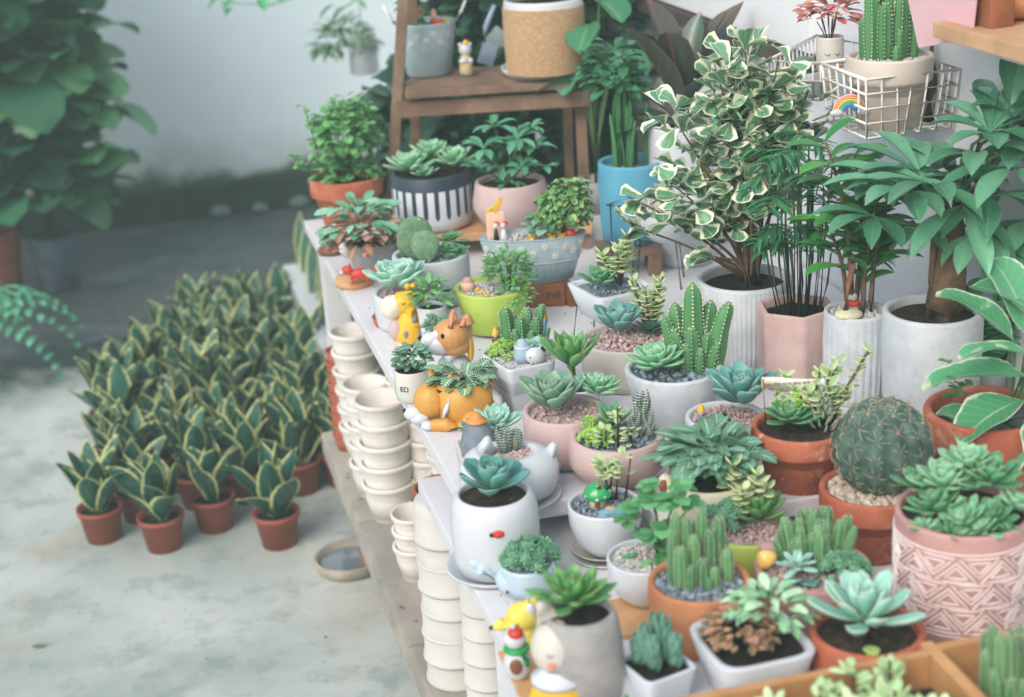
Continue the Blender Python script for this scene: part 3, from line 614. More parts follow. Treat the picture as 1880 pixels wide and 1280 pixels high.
for dx, dy, mt, lb in ((38, -8, M('apple_green', (170, 196, 80), None, .35), 'green glazed apple bead in the zinc bucket'), (28, -26, RED, 'red glazed apple bead in the zinc bucket')):
    o = fon(bk, 'apple_bead', lb, 'bead', dx, dy); fpart(o, 'apple', mt, lambda m: lathe(m, [(0, 1), (5, 0), (9, 5), (9, 11), (5, 15), (0, 13)], 20)); fpart(o, 'stalk', BRN, lambda m: tube(m, [(0, 0, 13), (1, 0, 18)], .8, 5))
m = sub(bk); bush(m, (0, 24, bk.h + 35), 40, 40, 70, 26, 14, 'oval'); part(bk, 'foliage', m, DARK2)
# owl-like garden figurine
o = fig('bear_figurine', 'small white and tan animal figurine standing on the ladder shelf beside the bucket', 'figurine', 857, 138, ZSH)
fpart(o, 'body', M('figurine_tan', (206, 188, 140), None, .5), lambda m: (lathe(m, [(0, 0), (12, 0), (13, 8), (12, 26), (9, 36), (0, 38)], 24)))
fpart(o, 'boots', SLATE, lambda m: (blob(m, (-6, -5, 3), (6, 9, 4)), blob(m, (6, -5, 3), (6, 9, 4))))
fpart(o, 'arms', WHT, lambda m: (blob(m, (-4, -10, 28), (9, 6, 5)), blob(m, (9, -7, 27), (5, 6, 5))))
fpart(o, 'head', WHT, lambda m: (blob(m, (0, 0, 47), (12, 11, 12)), blob(m, (-9, 0, 56), 4), blob(m, (9, 0, 56), 4)))
fpart(o, 'cap', YEL, lambda m: (blob(m, (2, -1, 58), (6, 6, 7))))
# pale blue trowel and diamond tag behind
o = fig('garden_trowel', 'pale blue metal trowel leaning at the back of the ladder shelf', 'tool', 893, 128, ZSH)
fpart(o, 'blade', M('pale_blue_metal', (150, 176, 196), None, .4), lambda m: (box(m, (4, 20, 24), (30, 3, 40), 0, 1, E=rot(12, 20, 0)), )); fpart(o, 'handle', M('pale_blue_metal2', (160, 184, 204), None, .4), lambda m: tube(m, [(-2, 20, 40), (4, 24, 75), (22, 28, 112)], [5, 6, 4], 8))
o = fig('diamond_plaque', 'pale grey diamond plaque standing behind the trowel on the ladder shelf', 'plaque', 912, 112, ZSH); fpart(o, 'plaque', M('pale_grey_plaque', (168, 184, 188), None, .6), lambda m: box(m, (4, 26, 34), (38, 2.5, 38), 0, .6, E=rot(0, 45, 0)))
# jute wrapped pot
JUTE = M('jute_rope', (200, 168, 130), (178, 146, 110), .9, 200, 1, 500)
P = pot('jute_pot', 'cylinder pot wrapped in tan jute rope on the ladder shelf', 'pot', 996, -4, 146, 134, ZSH + .012, 'cyl', WHT, 'soil', sd_=.06)
m = sub(P)
for i in range(32): z = 3 + i * (P.h - 14) / 32; q = P.r * (.965 + .035 * min(1, z / 60)) + .6; tube(m, [(cos(2 * pi * j / 36) * q, sin(2 * pi * j / 36) * q, z + rr(-.25, .25)) for j in range(37)], 2.35, 6, cap=False)
part(P, 'rope_wrap', m, JUTE)
m = sub(P); bush(m, (0, 10, P.h + 70), 60, 60, 120, 44, 20, 'oval'); part(P, 'foliage', m, DARKL); m = sub(P); stems(m, (0, 0, P.zs), 30, 80, 8, 2); part(P, 'stem', m, STEM)
dish('saucer', 'white saucer under the jute wrapped pot', 996, 137, 152, 18, ZSH, WHT)
# ---------------------------------------------------------------- far table row
def ivy_pot():
    P = pot('potted_ivy', 'terracotta pot with a tall pale green leafy plant at the far corner of the table', 'potted plant', 634, 322, 132, 96, ZA, 'terra', TERRA, 'soil', sd_=.14)
    m = sub(P); bush(m, (12, 0, 165), 58, 78, 520, 19, 15, 'round', inner=.35, droop=-.8); bush(m, (10, 0, 100), 52, 34, 160, 18, 14, 'round', inner=.3)
    for (a, b, n) in (((-30, -10, 80), (-95, -10, 145), 26), ((-40, 0, 110), (-62, 0, 230), 24), ((-10, 0, 150), (-50, 0, 165), 16)):
        for i in range(n):
            t = i / n; p = Vector(a) * (1 - t) + Vector(b) * t; leaf(m, p + Vector((rr(-7, 7), rr(-6, 6), rr(-6, 6))), R_() * 6.3, rr(-.3, .6), rr(12, 20), 13, 'round', bend=-.6, fold=.2, c=rr(.0, .3))
    part(P, 'foliage', m, IVY); m = sub(P); stems(m, (0, 0, P.zs), 40, 130, 14, 1.6); tube(m, [(-10, 0, P.zs), (-40, 0, 110), (-62, 0, 228)], 1.2, 4); tube(m, [(-10, 0, P.zs), (-50, -5, 90), (-95, -10, 145)], 1.2, 4); part(P, 'stem', m, STEMG)
ivy_pot()
def drip():
    m, t, b, N, L = newmat('navy_drip_glaze'); tc = N.new('ShaderNodeTexCoord'); sp = N.new('ShaderNodeSeparateXYZ'); L.new(tc.outputs['Object'], sp.inputs[0])
    an = mth(t, 'ARCTAN2', sp.outputs[1], sp.outputs[0]); s = mth(t, 'ABSOLUTE', mth(t, 'SINE', mth(t, 'MULTIPLY', an, 11))); z = sp.outputs[2]
    low = mth(t, 'ADD', .024, mth(t, 'MULTIPLY', mth(t, 'POWER', s, 2), .02)); k = mth(t, 'GREATER_THAN', s, .62)
    k1 = mth(t, 'MULTIPLY', mth(t, 'LESS_THAN', s, .60), mth(t, 'GREATER_THAN', z, low)); k2 = mrange(t, z, .0735, .0755)
    L.new(mix(t, mth(t, 'MAXIMUM', k1, k2), lin((204, 208, 212)), lin((44, 58, 72))), b.inputs['Base Color']); b.inputs['Roughness'].default_value = .4; return m
P = pot('striped_pot_plant', 'white pot with navy drip stripes holding three pale green rosettes', 'potted plant', 790, 312, 148, 104, ZS, 'cup', drip(), 'soil', sd_=.06)
DRIPK = P
for i, (x, y, z, R) in enumerate(((-38, -10, 12, 52), (4, 26, 26, 48), (46, 0, 16, 50), (-8, -26, 4, 30))):
    m = sub(P); rosette(m, (x, y, P.zs + z), R, 26, 1.3, .15, W=.42, T=.1, sh='spoon'); part(P, 'rosette', m, ECHL)
P = pot('umbrella_plant', 'round pale pink pot with a dense umbrella leaf plant on the plank step', 'potted plant', 936, 330, 126, 92, ZS, 'round', PINK, 'soil')
m = sub(P); ms = sub(P)
for (x, y, z, R) in ((-44, -10, 72, 46), (-22, 20, 104, 44), (18, 0, 84, 46), (50, 10, 66, 42), (-20, -30, 38, 44), (24, -30, 40, 42), (64, -8, 30, 36), (4, 30, 64, 40), (-56, 5, 32, 36), (44, 30, 96, 34), (-6, -40, 12, 36)):
    tube(ms, [(0, 0, P.zs), (x * .5, y * .5, P.zs + z * .6), (x, y, P.zs + z)], 1.8, 5)
    for k in range(9): leaf(m, (x, y, P.zs + z), k * .7 + rr(-.2, .2), rr(.0, .8), R * rr(.8, 1.1), R * .38, 'petal', bend=-.9, fold=.15, n=6)
part(P, 'foliage', m, SCHEF); part(P, 'stem', ms, STEMG)
# wooden block with letters and the zinc planter on it
q = fig('wooden_block', 'brown wooden block with dark stencilled letters under the zinc planter', 'block', 1012, 562, ZA); H1 = 44
m = MB(q.k); box(m, (-20, 26, H1 / 2), (92, 62, H1), 0, 1.2); box(m, (30, 10, H1 / 2), (14, 50, H1 - 2), .5, 1.2); m.build('block', WOODO, q.root, smooth=False)
def text(parent, s, size, loc, rx, rz, mat, ext=.0002, name='lettering', flip=False, font=None):
    c = bpy.data.curves.new(name, 'FONT'); c.body = s; c.size = size; c.extrude = ext; c.align_x = 'CENTER'; c.align_y = 'CENTER'
    o = bpy.data.objects.new(name, c); COL.objects.link(o); dg = bpy.context.evaluated_depsgraph_get(); me = bpy.data.meshes.new_from_object(o.evaluated_get(dg)); bpy.data.objects.remove(o); me.name = name
    o = bpy.data.objects.new(name, me); COL.objects.link(o); me.materials.clear(); me.materials.append(mat); o.parent = parent; o.location = loc; o.rotation_euler = (rx, 0, rz)
    if flip: o.rotation_euler = (rx, pi, rz)
    return o
k = q.k; text(q.root, 'EVE', 17 * k, (5 * k, -5.6 * k, H1 * .5 * k), pi / 2, 0, BLACK, font=None)
zb_ = ZA + (H1 + .5) * q.k
def oval(n_, e): return None
P = pot('zinc_planter', 'long oval zinc planter painted with daisies on the wooden block', 'planter', 977, 430, 196, 88, zb_, 'tap', ZINC, 'gw', sx=1, sy=.42, n=240, sd_=.06, seg=60, gs=4); ZP = P
m = sub(P)
for i in range(46):
    a = -3.05 + i * 2.95 / 46; r0, r1 = P.r * (.735), P.r * (.83); p0_ = (cos(a) * r0, sin(a) * r0 * .42 - .8, 4); p1_ = (cos(a) * r1, sin(a) * r1 * .42 - .8, P.h * .42); tube(m, [p0_, p1_], 1, 4)
part(P, 'fluting', m, ZINC)
m = sub(P)
for z in (.46, .99):
    q_ = P.r * (.74 + .265 * z); tube(m, [(cos(2 * pi * j / 60) * q_, sin(2 * pi * j / 60) * q_ * .42, z * P.h) for j in range(61)], 1.6, 6)
part(P, 'hoop', m, ZINC)
m = sub(P)
for i in range(13):
    a = -2.95 + i * 2.75 / 12; z = P.h * (.62, .8, .7, .84)[i % 4]; r = P.r * (.735 + .265 * z / P.h) + 1; c = Vector((cos(a) * r, sin(a) * r * .42 - .8, z)); o_ = Vector((cos(a) * .42, sin(a), 0)).normalized(); t_ = Vector((-o_.y, o_.x, 0)); sz = 9.5
    for kk in range(8):
        b = kk * pi / 4; d = t_ * cos(b) + Z3 * sin(b); e_ = d.cross(o_); g = c + d * sz * .5
        m.add([c + o_ * .5, g + e_ * sz * .2 + o_ * .5, g + d * sz * .5 + o_ * .5, g - e_ * sz * .2 + o_ * .5], [(0, 1, 2, 3)])
    blob(m, c + o_ * .8, sz * .22, seg=8, rings=6, mi=1)
part(P, 'daisy_decals', m, [WHT, YEL], smooth=False)
m = sub(P); bush(m, (58, 0, P.zs + 40), 50, 46, 420, 15, 12, 'round', wave=1.2, droop=-1.2, cup=.3); bush(m, (70, 0, P.zs + 78), 34, 28, 200, 14, 11, 'round', wave=1.2, droop=-1.2); part(P, 'curly_foliage', m, CURL)
m = sub(P); stems(m, (55, 0, P.zs), 34, 76, 16, 1.3); part(P, 'stem', m, STEMG)
m = sub(P); bush(m, (22, -6, P.zs + 18), 26, 26, 34, 24, 18, 'oval', droop=-.5); part(P, 'sage_foliage', m, STRK)
o = fon(P, 'toy_house', 'pastel wooden toy house with a yellow roof at the left end of the zinc planter', 'figurine', -66, 4)
fpart(o, 'house', PEACH, lambda m: box(m, (0, 6, 26), (34, 8, 52), 0, 1)); fpart(o, 'roof', YEL, lambda m: (box(m, (6, 6, 62), (8, 8, 30), 0, 1, E=rot(0, 25, 0)), box(m, (-8, 6, 56), (22, 8, 5), 0, 1, E=rot(0, -30, 0))))
o = fon(P, 'wedding_couple', 'tiny couple figurine in black and white before the toy house', 'figurine', -66, -14)
fpart(o, 'groom', BLACK, lambda m: lathe(m, [(0, 0), (5, 0), (4.5, 14), (3, 24), (0, 25)], 14)); fpart(o, 'bride', WHT, lambda m: [m.__setattr__('M', Matrix.Translation((14, 0, 0))), lathe(m, [(0, 0), (10, 0), (6, 12), (3.6, 24), (0, 25)], 16), m.__setattr__('M', None)])
fpart(o, 'heads', SKIN, lambda m: (blob(m, (0, 0, 30), 5.6, seg=12), blob(m, (14, 0, 30), 5.6, seg=12))); fpart(o, 'hair', RED, lambda m: (blob(m, (2, 3, 33), (5.6, 4.6, 5), seg=12), blob(m, (17, 3, 33), (5.6, 4.6, 5), seg=12)))
def duck(P, label, dx, dy, s=1, mt=YEL, z=None, g=None):
    o = fon(P, 'duck_figurine', label, 'figurine', dx, dy, z, group=g)
    fpart(o, 'body', mt, lambda m: (blob(m, (0, 0, 5 * s), (7 * s, 5 * s, 5 * s)), blob(m, (-4 * s, 0, 12 * s), 4.4 * s, seg=12), blob(m, (6 * s, 0, 8 * s), (3 * s, 2 * s, 2.4 * s), seg=10)))
    fpart(o, 'beak', ORG, lambda m: blob(m, (-8.6 * s, 0, 11.5 * s), (2.4 * s, 1.8 * s, 1.1 * s), seg=8, rings=6))
duck(P, 'tiny yellow duck on the white gravel at the middle of the zinc planter', 0, -22, .9); duck(P, 'tiny yellow duck beside the red mushroom in the zinc planter', 34, -26, 1.0); duck(P, 'third tiny yellow duck, nearest the cork in the zinc planter', 52, -20, 1.1)
o = fon(P, 'mushroom_figurine', 'red toadstool figurine at the right of the zinc planter', 'figurine', 72, -16); fpart(o, 'stalk', WHT, lambda m: lathe(m, [(0, 0), (6, 0), (5, 10), (0, 11)], 14)); fpart(o, 'cap', RED, lambda m: lathe(m, [(0, 7), (13, 7), (14, 10), (10, 17), (4, 21), (0, 22)], 20)); fpart(o, 'spots', WHT, lambda m: [blob(m, (x, y, z), 1.8, seg=8, rings=6) for x, y, z in ((-5, -9, 14), (4, -10, 12), (0, -5, 20), (8, -5, 15))])
o = fon(P, 'cork', 'tan cork lying across the right end of the zinc planter rim', 'cork', 84, -4, P.h); fpart(o, 'cork', M('cork', (196, 170, 120), (170, 142, 96), .9, 200), lambda m: tube(m, [(-22, -6, 6), (18, 6, 18)], [9, 9.5], 16))
# blue pot on a small stool
q = fig('wooden_stool', 'small brown wooden stool under the sky blue pot', 'stool', 1168, 505, ZA); H2 = 52
m = MB(q.k); box(m, (-12, 26, H2 - 6), (118, 80, 12), 0, 1.5); m.build('seat', WOODB, q.root, smooth=False)
for x in (-55, 34): 
    for y in (-6, 56): m = MB(q.k); box(m, (x, y, (H2 - 12.4) / 2), (24, 14, H2 - 12.4), 0, 1); m.build('leg', WOODB, q.root, smooth=False)
zq = ZA + (H2 + .3) * q.k
P = pot('blue_pot_plant', 'sky blue cylinder pot with dark upright green stems on the wooden stool', 'potted plant', 1157, 294, 120, 150, zq, 'cyl', BLUE, 'gb', n=170)
m = sub(P)
for i in range(20): a = R_() * 6.3; q1 = rr(2, 34); column(m, (cos(a) * q1, sin(a) * q1, P.zs), rr(90, 190), rr(3, 5.5), 4, lx=rr(-14, 14), ly=rr(-8, 8), dots=False, taper=.5)
part(P, 'stem', m, LM('dark_upright_stem', (62, 112, 66), (44, 88, 52), rough=.5))
m = sub(P); bush(m, (-24, 16, P.zs + 165), 42, 74, 120, 34, 18, 'oval'); part(P, 'foliage', m, LM('dark_green_leaf', (66, 124, 84), (44, 96, 62), rough=.4))
# monstera-like leaves
a = aty(1105, 330, 2.62); r = thing('split_leaf_plant', 'dark split leaf plant leaning out over the end of the ladder shelf', 'plant', (a.x + .02, 2.72, ZA)); S = ppm(r.location); m = MB(1 / S); ms = MB(1 / S)
m2 = MB(1 / S); lathe(m2, [(0, 0), (30, 0), (38, 60), (34, 60), (32, 52), (0, 50)], 24); m2.build('pot', GREYP, r)
for (x, y, z, az, L, W, el) in ((-6, -10, 238, 3.25, 105, 62, .1), (10, 0, 300, 4.9, 90, 70, -.5), (40, 0, 290, 5.6, 80, 56, -.3), (0, 0, 340, 4.4, 90, 60, -.2), (30, -10, 240, 5.9, 70, 50, -.4), (-20, 0, 270, 4.0, 70, 56, -.5), (20, 10, 380, 5.2, 80, 60, -.2)):
    tube(ms, [(0, 0, 40), (x * .3, y, z * .6), (x, y, z)], 2.4, 5); leaf(m, (x, y, z), az, el, L, W, 'round', bend=-.5, fold=.25, n=9, wave=2.5)
m.build('foliage', MONST, r); ms.build('stem', STEMG, r)
# tall white pot with the rubber plant
P = pot('rubber_plant', 'tall white cylinder pot with a dark bronze rubber plant', 'potted plant', 1250, 222, 122, 268, ZA, 'cyl', WHT, 'soil', sd_=.07)
m = sub(P); ms = sub(P); tube(ms, [(0, 0, P.zs), (4, 0, P.zs + 60), (0, 0, P.zs + 130)], [5, 4, 3], 8); part(P, 'stem', ms, BARK)
for (x, z, az, el, L, W) in ((-6, 20, 2.9, .75, 120, 52), (2, 26, 3.6, 1.15, 190, 74), (6, 40, 2.4, 1.35, 190, 72), (12, 40, .5, 1.1, 200, 56), (10, 26, 5.6, .5, 120, 56), (-8, 10, 3.3, .1, 110, 50), (8, 50, .1, 1.25, 170, 60), (0, 44, 4.3, 1.3, 150, 66), (14, 14, .2, .3, 90, 50)):
    leaf(m, (x, 0, P.zs + z), az, el, L * 1.12, W * 1.15, 'oval', bend=-.35, fold=.22, n=10)
part(P, 'leaves', m, [RUB])
m = sub(P); leaf(m, (-4, -4, P.zs + 18), 3.0, .3, 110, 46, 'oval', bend=-.3, fold=.3, n=10); leaf(m, (10, 0, P.zs + 60), .9, 1.3, 160, 52, 'oval', bend=-.2, fold=.3, n=10); leaf(m, (0, 0, P.zs + 30), 5.3, .9, 130, 50, 'oval', bend=-.4, fold=.3, n=10); part(P, 'leaf', m, RUBG)
# ---------------------------------------------------------------- back row along the wall
P = pot('variegated_ficus', 'ribbed white pot with a sprawling cream edged ficus bush', 'potted plant', 1367, 508, 176, 158, ZA, 'cyl', WHT_MATT, 'dark', ribs=(64, .022, .84), sd_=.1)
def zof(P, v, y=0): return P.h + (P.v - v - y * .42) / .92
m = sub(P); ms = sub(P)
TG = [(1290, 478), (1165, 400), (1160, 350), (1222, 205), (1310, 155), (1345, 115), (1385, 120), (1420, 150), (1255, 300), (1330, 255), (1395, 225), (1290, 370), (1350, 325), (1310, 195), (1365, 165), (1445, 205), (1425, 275), (1470, 255), (1385, 300), (1245, 385), (1330, 410), (1290, 290), (1440, 150), (1365, 100), (1400, 350), (1210, 330), (1350, 150), (1400, 180), (1320, 320), (1370, 270), (1450, 320), (1480, 200)]
for i, (u, v) in enumerate(TG):
    y = rr(-55, 50); x = u - P.u; z = zof(P, v, y); b = Vector((rr(5, 28), rr(-10, 20), P.zs)); e = Vector((x, y, z)); k = b + Vector((x * .25, y * .3, (z - P.zs) * .5 if z > P.h + 90 else 70)); pts = [b * (1 - t) ** 2 + k * 2 * t * (1 - t) + e * t * t for t in [j / 8 for j in range(9)]]
    tube(ms, pts, [4.2 - 3 * j / 8 for j in range(9)], 6)
    low = v > 390
    for j in range(6 if low else 18):
        t = rr(.62, 1) if not low else rr(.85, 1); q = b * (1 - t) ** 2 + k * 2 * t * (1 - t) + e * t * t; q = q + Vector((rr(-1, 1), rr(-1, 1), rr(-.6, .8))) * (6 if low else 24)
        leaf(m, q, R_() * 6.3 if not low else rr(2, 4.4), rr(-.5, .9), rr(42, 60), rr(36, 52), 'tri', bend=rr(-1, .4), cup=.25, fold=.12, roll=rr(-.6, .6), n=7, wave=2)
part(P, 'leaves', m, FICV)
tube(ms, [(10, 0, P.zs), (2, 0, P.zs + 40), (12, 4, P.zs + 110)], [13, 9, 7], 8); tube(ms, [(20, 0, P.zs), (-20, -6, P.zs + 40), (-60, -10, P.zs + 62)], [8, 6, 4], 8); part(P, 'branches', ms, BARK)
m = sub(P)
for i in range(26):
    a = R_() * 6.3; b = Vector((rr(-60, 70), rr(-20, 30), P.h + rr(240, 370))); leaf(m, b, a, rr(-.2, .6), rr(50, 90), 9, 'strap', bend=-.9, fold=.2, n=7)
part(P, 'grass_blades', m, LM('thin_strap_leaf', (120, 172, 128), (84, 142, 92), rough=.4, transl=.1))
# pink hexagonal pot, palm
P = pot('parlour_palm', 'dusty pink six sided pot with a dark parlour palm', 'potted plant', 1462, 560, 150, 152, ZA, 'cup', PINKD, 'dark', mod=poly(6, pi / 2), seg=60, sd_=.1)
m = sub(P); ms = sub(P)
for i in range(26):
    a = R_() * 6.3; q = rr(5, 45); b = Vector((cos(a) * q, sin(a) * q * .7, P.zs)); h = rr(90, 330); az = rr(0, 6.3); e = b + Vector((cos(a) * q * .6 - 6, sin(a) * 20, h)); tube(ms, [b, (b + e) / 2 + Vector((rr(-6, 6), 0, 0)), e], [2.6, 2.2, 1.6], 5)
    Pp = e.copy(); d = Vector((cos(az), sin(az) * .7, 0)); el = rr(.5, 1.1); pts = [Pp.copy()]; n_ = 11; Lr = rr(70, 115)
    for j in range(n_):
        Pp = Pp + (d * cos(el) + Z3 * sin(el)) * (Lr / n_); el -= .17; pts.append(Pp.copy())
        if j > 1:
            for s in (-1.0, 1.0): leaf(m, Pp, az + s * rr(.7, 1.1), rr(-.35, .1), Lr * .55 * (1 - .35 * abs(j - 5) / 6), Lr * .085, 'lance', bend=-.7, fold=.2, n=4)
    tube(ms, pts, 1.2, 4)
part(P, 'fronds', m, PALM); part(P, 'stem', ms, LM('dark_cane', (70, 92, 58), (48, 62, 44), rough=.6))
# zz-like plant in the pleated pot
P = pot('glossy_leaf_plant', 'white pleated pot with glossy bright green leaves and white gravel', 'potted plant', 1571, 568, 116, 176, ZA, 'cyl', WHT_MATT, 'gw', ribs=(26, .05, .86), sd_=.06, n=120, gs=6)
m = sub(P); ms = sub(P)
for (x, y, H, lx) in ((-10, -10, 330, -52), (14, 6, 300, -20), (26, -6, 210, 26), (4, 14, 240, 40), (-14, 10, 190, -50), (10, -12, 150, 10)):
    b = Vector((x, y, P.zs)); e = Vector((x + lx, y, P.zs + H)); k = Vector((x, y, P.zs + H * .6)); f = lambda t: b * (1 - t) ** 2 + k * 2 * t * (1 - t) + e * t * t
    tube(ms, [f(j / 8) for j in range(9)], [5.5 - 3.4 * j / 8 for j in range(9)], 7)
    for j in range(13):
        t = .38 + .62 * j / 12; leaf(m, f(t), (j % 2) * pi + rr(-.6, .6) + .2, rr(.1, .9), rr(60, 88), rr(30, 40), 'oval', bend=-.5, fold=.2, n=7)
part(P, 'leaves', m, ZZ); part(P, 'stem', ms, BARK)
o = fon(P, 'cream_disc', 'flat cream button disc with a slim reddish stick in the pleated pot', 'ornament', -20, -32, P.h); fpart(o, 'disc', M('cream_disc_glaze', (214, 212, 178), None, .4), lambda m: blob(m, (0, 0, 2), (26, 20, 11), seg=24)); fpart(o, 'stick', M('reddish_bark', (150, 98, 82), (120, 76, 62), .8), lambda m: tube(m, [(-6, 0, 8), (0, 2, 60), (8, 4, 96)], [6.5, 6, 5], 8))
o = fon(P, 'santa_figurine', 'small white figurine with a red belt standing in the pleated pot', 'figurine', -8, -8, P.h - 4); fpart(o, 'body', CREAM, lambda m: (lathe(m, [(0, 0), (13, 0), (12, 14), (8, 24), (0, 26)], 18), blob(m, (0, 0, 32), 9))); fpart(o, 'belt', RED, lambda m: lathe(m, [(10, 16), (14, 17), (12.5, 25), (8, 26)], 18))
# money tree
P = pot('money_tree', 'large smooth white cylinder pot with a thick trunked money tree', 'potted plant', 1713, 566, 182, 202, ZA, 'cyl', WHT_MATT, 'soil', sd_=.08)
m = sub(P)
pts = [(24, 0, P.zs - 6), (22, 0, P.zs + 20), (26, 2, P.zs + 70), (32, 4, P.zs + 130), (30, 4, P.zs + 190)]; tube(m, pts, [46, 36, 32, 27, 18], 18); tube(m, [(-6, -6, P.zs), (-4, 0, P.zs + 70), (-2, 4, P.zs + 150), (10, 0, P.zs + 230)], [9, 7, 6, 4], 8); part(P, 'trunk', m, BARK)
m = sub(P); ms = sub(P)
for (u, v, y, az, el, L, n_, W) in ((1650, 365, -40, 2.9, .12, 160, 7, 58), (1795, 275, -20, .8, .45, 150, 8, 60), (1745, 395, -40, 4.3, -.5, 165, 5, 60), (1860, 300, -20, .2, .3, 150, 7, 58), (1690, 335, 20, 2.4, .4, 140, 7, 56), (1800, 380, -20, 5.2, -.1, 150, 6, 58), (1790, 300, 20, 4.7, .1, 150, 7, 60), (1880, 420, 10, 5.8, .0, 140, 6, 60), (1840, 240, 10, .6, .8, 130, 6, 50), (1690, 420, 30, 3.4, .1, 120, 6, 50), (1760, 340, 40, 2, .3, 150, 7, 60), (1620, 350, 10, 2.9, .2, 110, 7, 50), (1600, 400, 0, 3.4, 0, 120, 7, 50), (1690, 360, -50, 3.6, .1, 150, 7, 56), (1830, 340, -50, 4.4, -.1, 150, 7, 58), (1780, 440, -30, 4.9, -.4, 110, 6, 48), (1850, 460, -10, 5.3, -.3, 120, 6, 50), (1890, 290, 0, .8, .4, 130, 7, 50), (1840, 260, 30, 1.2, .5, 120, 6, 48)):
    x = u - P.u; z = zof(P, v, y); tube(ms, [(30, 4, P.zs + 180), (x * .5 + 15, y * .5, z - 20), (x, y, z)], [5, 3.5, 3], 6)
    n_ += 1
    for j in range(n_):
        a = az + (j - (n_ - 1) / 2) * (5.6 / n_); c_ = cos(a - az); leaf(m, (x, y, z), a, el + .35 * c_ + rr(-.1, .1), 1.12 * L * (.72 + .28 * c_) * rr(.9, 1.05), W * .8 * rr(.8, 1), 'petal', bend=-.75, fold=.22, n=9)
part(P, 'leaves', m, MONEY); part(P, 'stem', ms, STEMG)
# plants at the right edge
P = pot('round_leaf_plant', 'small grey pot with a column of round bright green leaves at the right edge', 'potted plant', 1812, 655, 80, 86, ZA, 'tap', GREYP, 'soil')
m = sub(P); ms = sub(P)
for (x, H, lx) in ((-20, 150, -22), (10, 190, 6), (34, 150, 22), (-34, 70, -26), (0, 90, -10)):
    tube(ms, [(x, 0, P.zs), (x + lx, 0, P.zs + H)], 2.5, 5)
    for j in range(10):
        t = (j + 1) / 10; 
        for s in (0, pi): leaf(m, (x + lx * t, 0, P.zs + H * t), j * 1.4 + s, rr(.0, .5), rr(28, 38), rr(28, 36), 'round', T=4, bend=.1, n=5)
part(P, 'leaves', m, RNDL); part(P, 'stem', ms, STEMG)
P = pot('broad_leaf_plant', 'terracotta pot with big cream edged broad leaves at the right edge', 'potted plant', 1812, 748, 222, 186, ZB, 'terra', TERRA, 'gb', sd_=.16, n=30)
m = sub(P); ms = sub(P)
for (u, v, y, az, el, L, W) in ((1850, 640, -20, 2.7, .9, 170, 92), (1880, 620, 0, 1.9, 1.1, 170, 90), (1870, 700, -40, 3.0, .25, 190, 96), (1860, 740, -50, 3.5, -.05, 150, 110), (1870, 660, -40, 3.3, .45, 140, 60), (1850, 800, -70, 4.0, -.5, 110, 70), (1800, 800, -40, 2.3, .5, 110, 84), (1900, 760, -60, 4.4, -.3, 130, 90), (1900, 600, -10, 2.3, .6, 160, 90)):
    x = u - P.u; z = zof(P, v, y); tube(ms, [(30, 0, P.zs), (x * .6 + 20, y * .5, (z + P.zs) / 2), (x, y, z)], [4, 3.4, 3], 6); leaf(m, (x, y, z), az, el, L, W, 'oval', bend=-.8, fold=.12, n=12, wave=4)
part(P, 'leaves', m, DIEF); part(P, 'stem', ms, STEMG)
m = sub(P)
for k in range(30): leaf(m, (rr(-80, -35), rr(-10, 40), P.zs + rr(40, 120)), R_() * 6.3, rr(-.2, .6), rr(16, 26), rr(14, 20), 'round', bend=-.5, n=4)
part(P, 'small_leaves', m, LM('small_green_leaf', (118, 168, 96), (78, 136, 70), rough=.5, transl=.2))
# ---------------------------------------------------------------- wire basket, its pots, the wall shelf
WK = {}
a = atx(1740, 120, XW - .003); zt_ = a.z; c0 = at(1590, 147, zt_); c1 = at(1527, 120, zt_); hb = .077
bk = thing('wire_basket', 'white coated wire basket holding the big cactus pot on the wall', 'basket', (c0.x, c0.y, zt_ - hb), 0)
def wire(par, nm, pts, r=.0018, mat=WIRE):
    m = MB(); o = par.location; tube(m, [Vector(p) - o for p in pts], r, 6); return m.build(nm, mat, par)
X0, X1, Y0, Y1 = c0.x, XW - .004, c0.y, c0.y + .125
def grid(par, X0, X1, Y0, Y1, z0, z1, nx, ny, nz_, tp=.006):
    def c(x, y, z):   # slightly tapered towards the bottom
        f = (z1 - z) / (z1 - z0) * tp; return Vector((x + (f if x < (X0 + X1) / 2 else -f), y + (f if y < (Y0 + Y1) / 2 else -f), z))
    wire(par, 'rim', [c(X0, Y0, z1), c(X1, Y0, z1), c(X1, Y1, z1), c(X0, Y1, z1), c(X0, Y0, z1)], .0026)
    for k in range(nz_): z = z0 + (z1 - z0) * k / nz_; wire(par, 'wire', [c(X0, Y0, z), c(X1, Y0, z), c(X1, Y1, z), c(X0, Y1, z), c(X0, Y0, z)])
    for i in range(nx + 1):
        x = X0 + (X1 - X0) * i / nx; wire(par, 'wire', [c(x, Y0, z1), c(x, Y0, z0), c(x, Y1, z0), c(x, Y1, z1)])
    for j in range(1, ny):
        y = Y0 + (Y1 - Y0) * j / ny; wire(par, 'wire', [c(X0, y, z1), c(X0, y, z0), c(X1, y, z0), c(X1, y, z1)])
grid(bk, X0, X1, Y0, Y1, zt_ - hb, zt_, 6, 6, 4)
hb2 = .05
QD = [Vector((X0, Y1 + .004, 0)), Vector((at(1408, 112, zt_).x, at(1408, 112, zt_).y, 0)), Vector((at(1500, 66, zt_).x, at(1500, 66, zt_).y, 0)), Vector((X1, Y1 + .03, 0))]
bk2 = thing('wire_basket', 'longer low white wire basket behind, with the cream face pot and the little grey cactus', 'basket', (QD[0].x, QD[0].y, zt_ - hb2), 0)
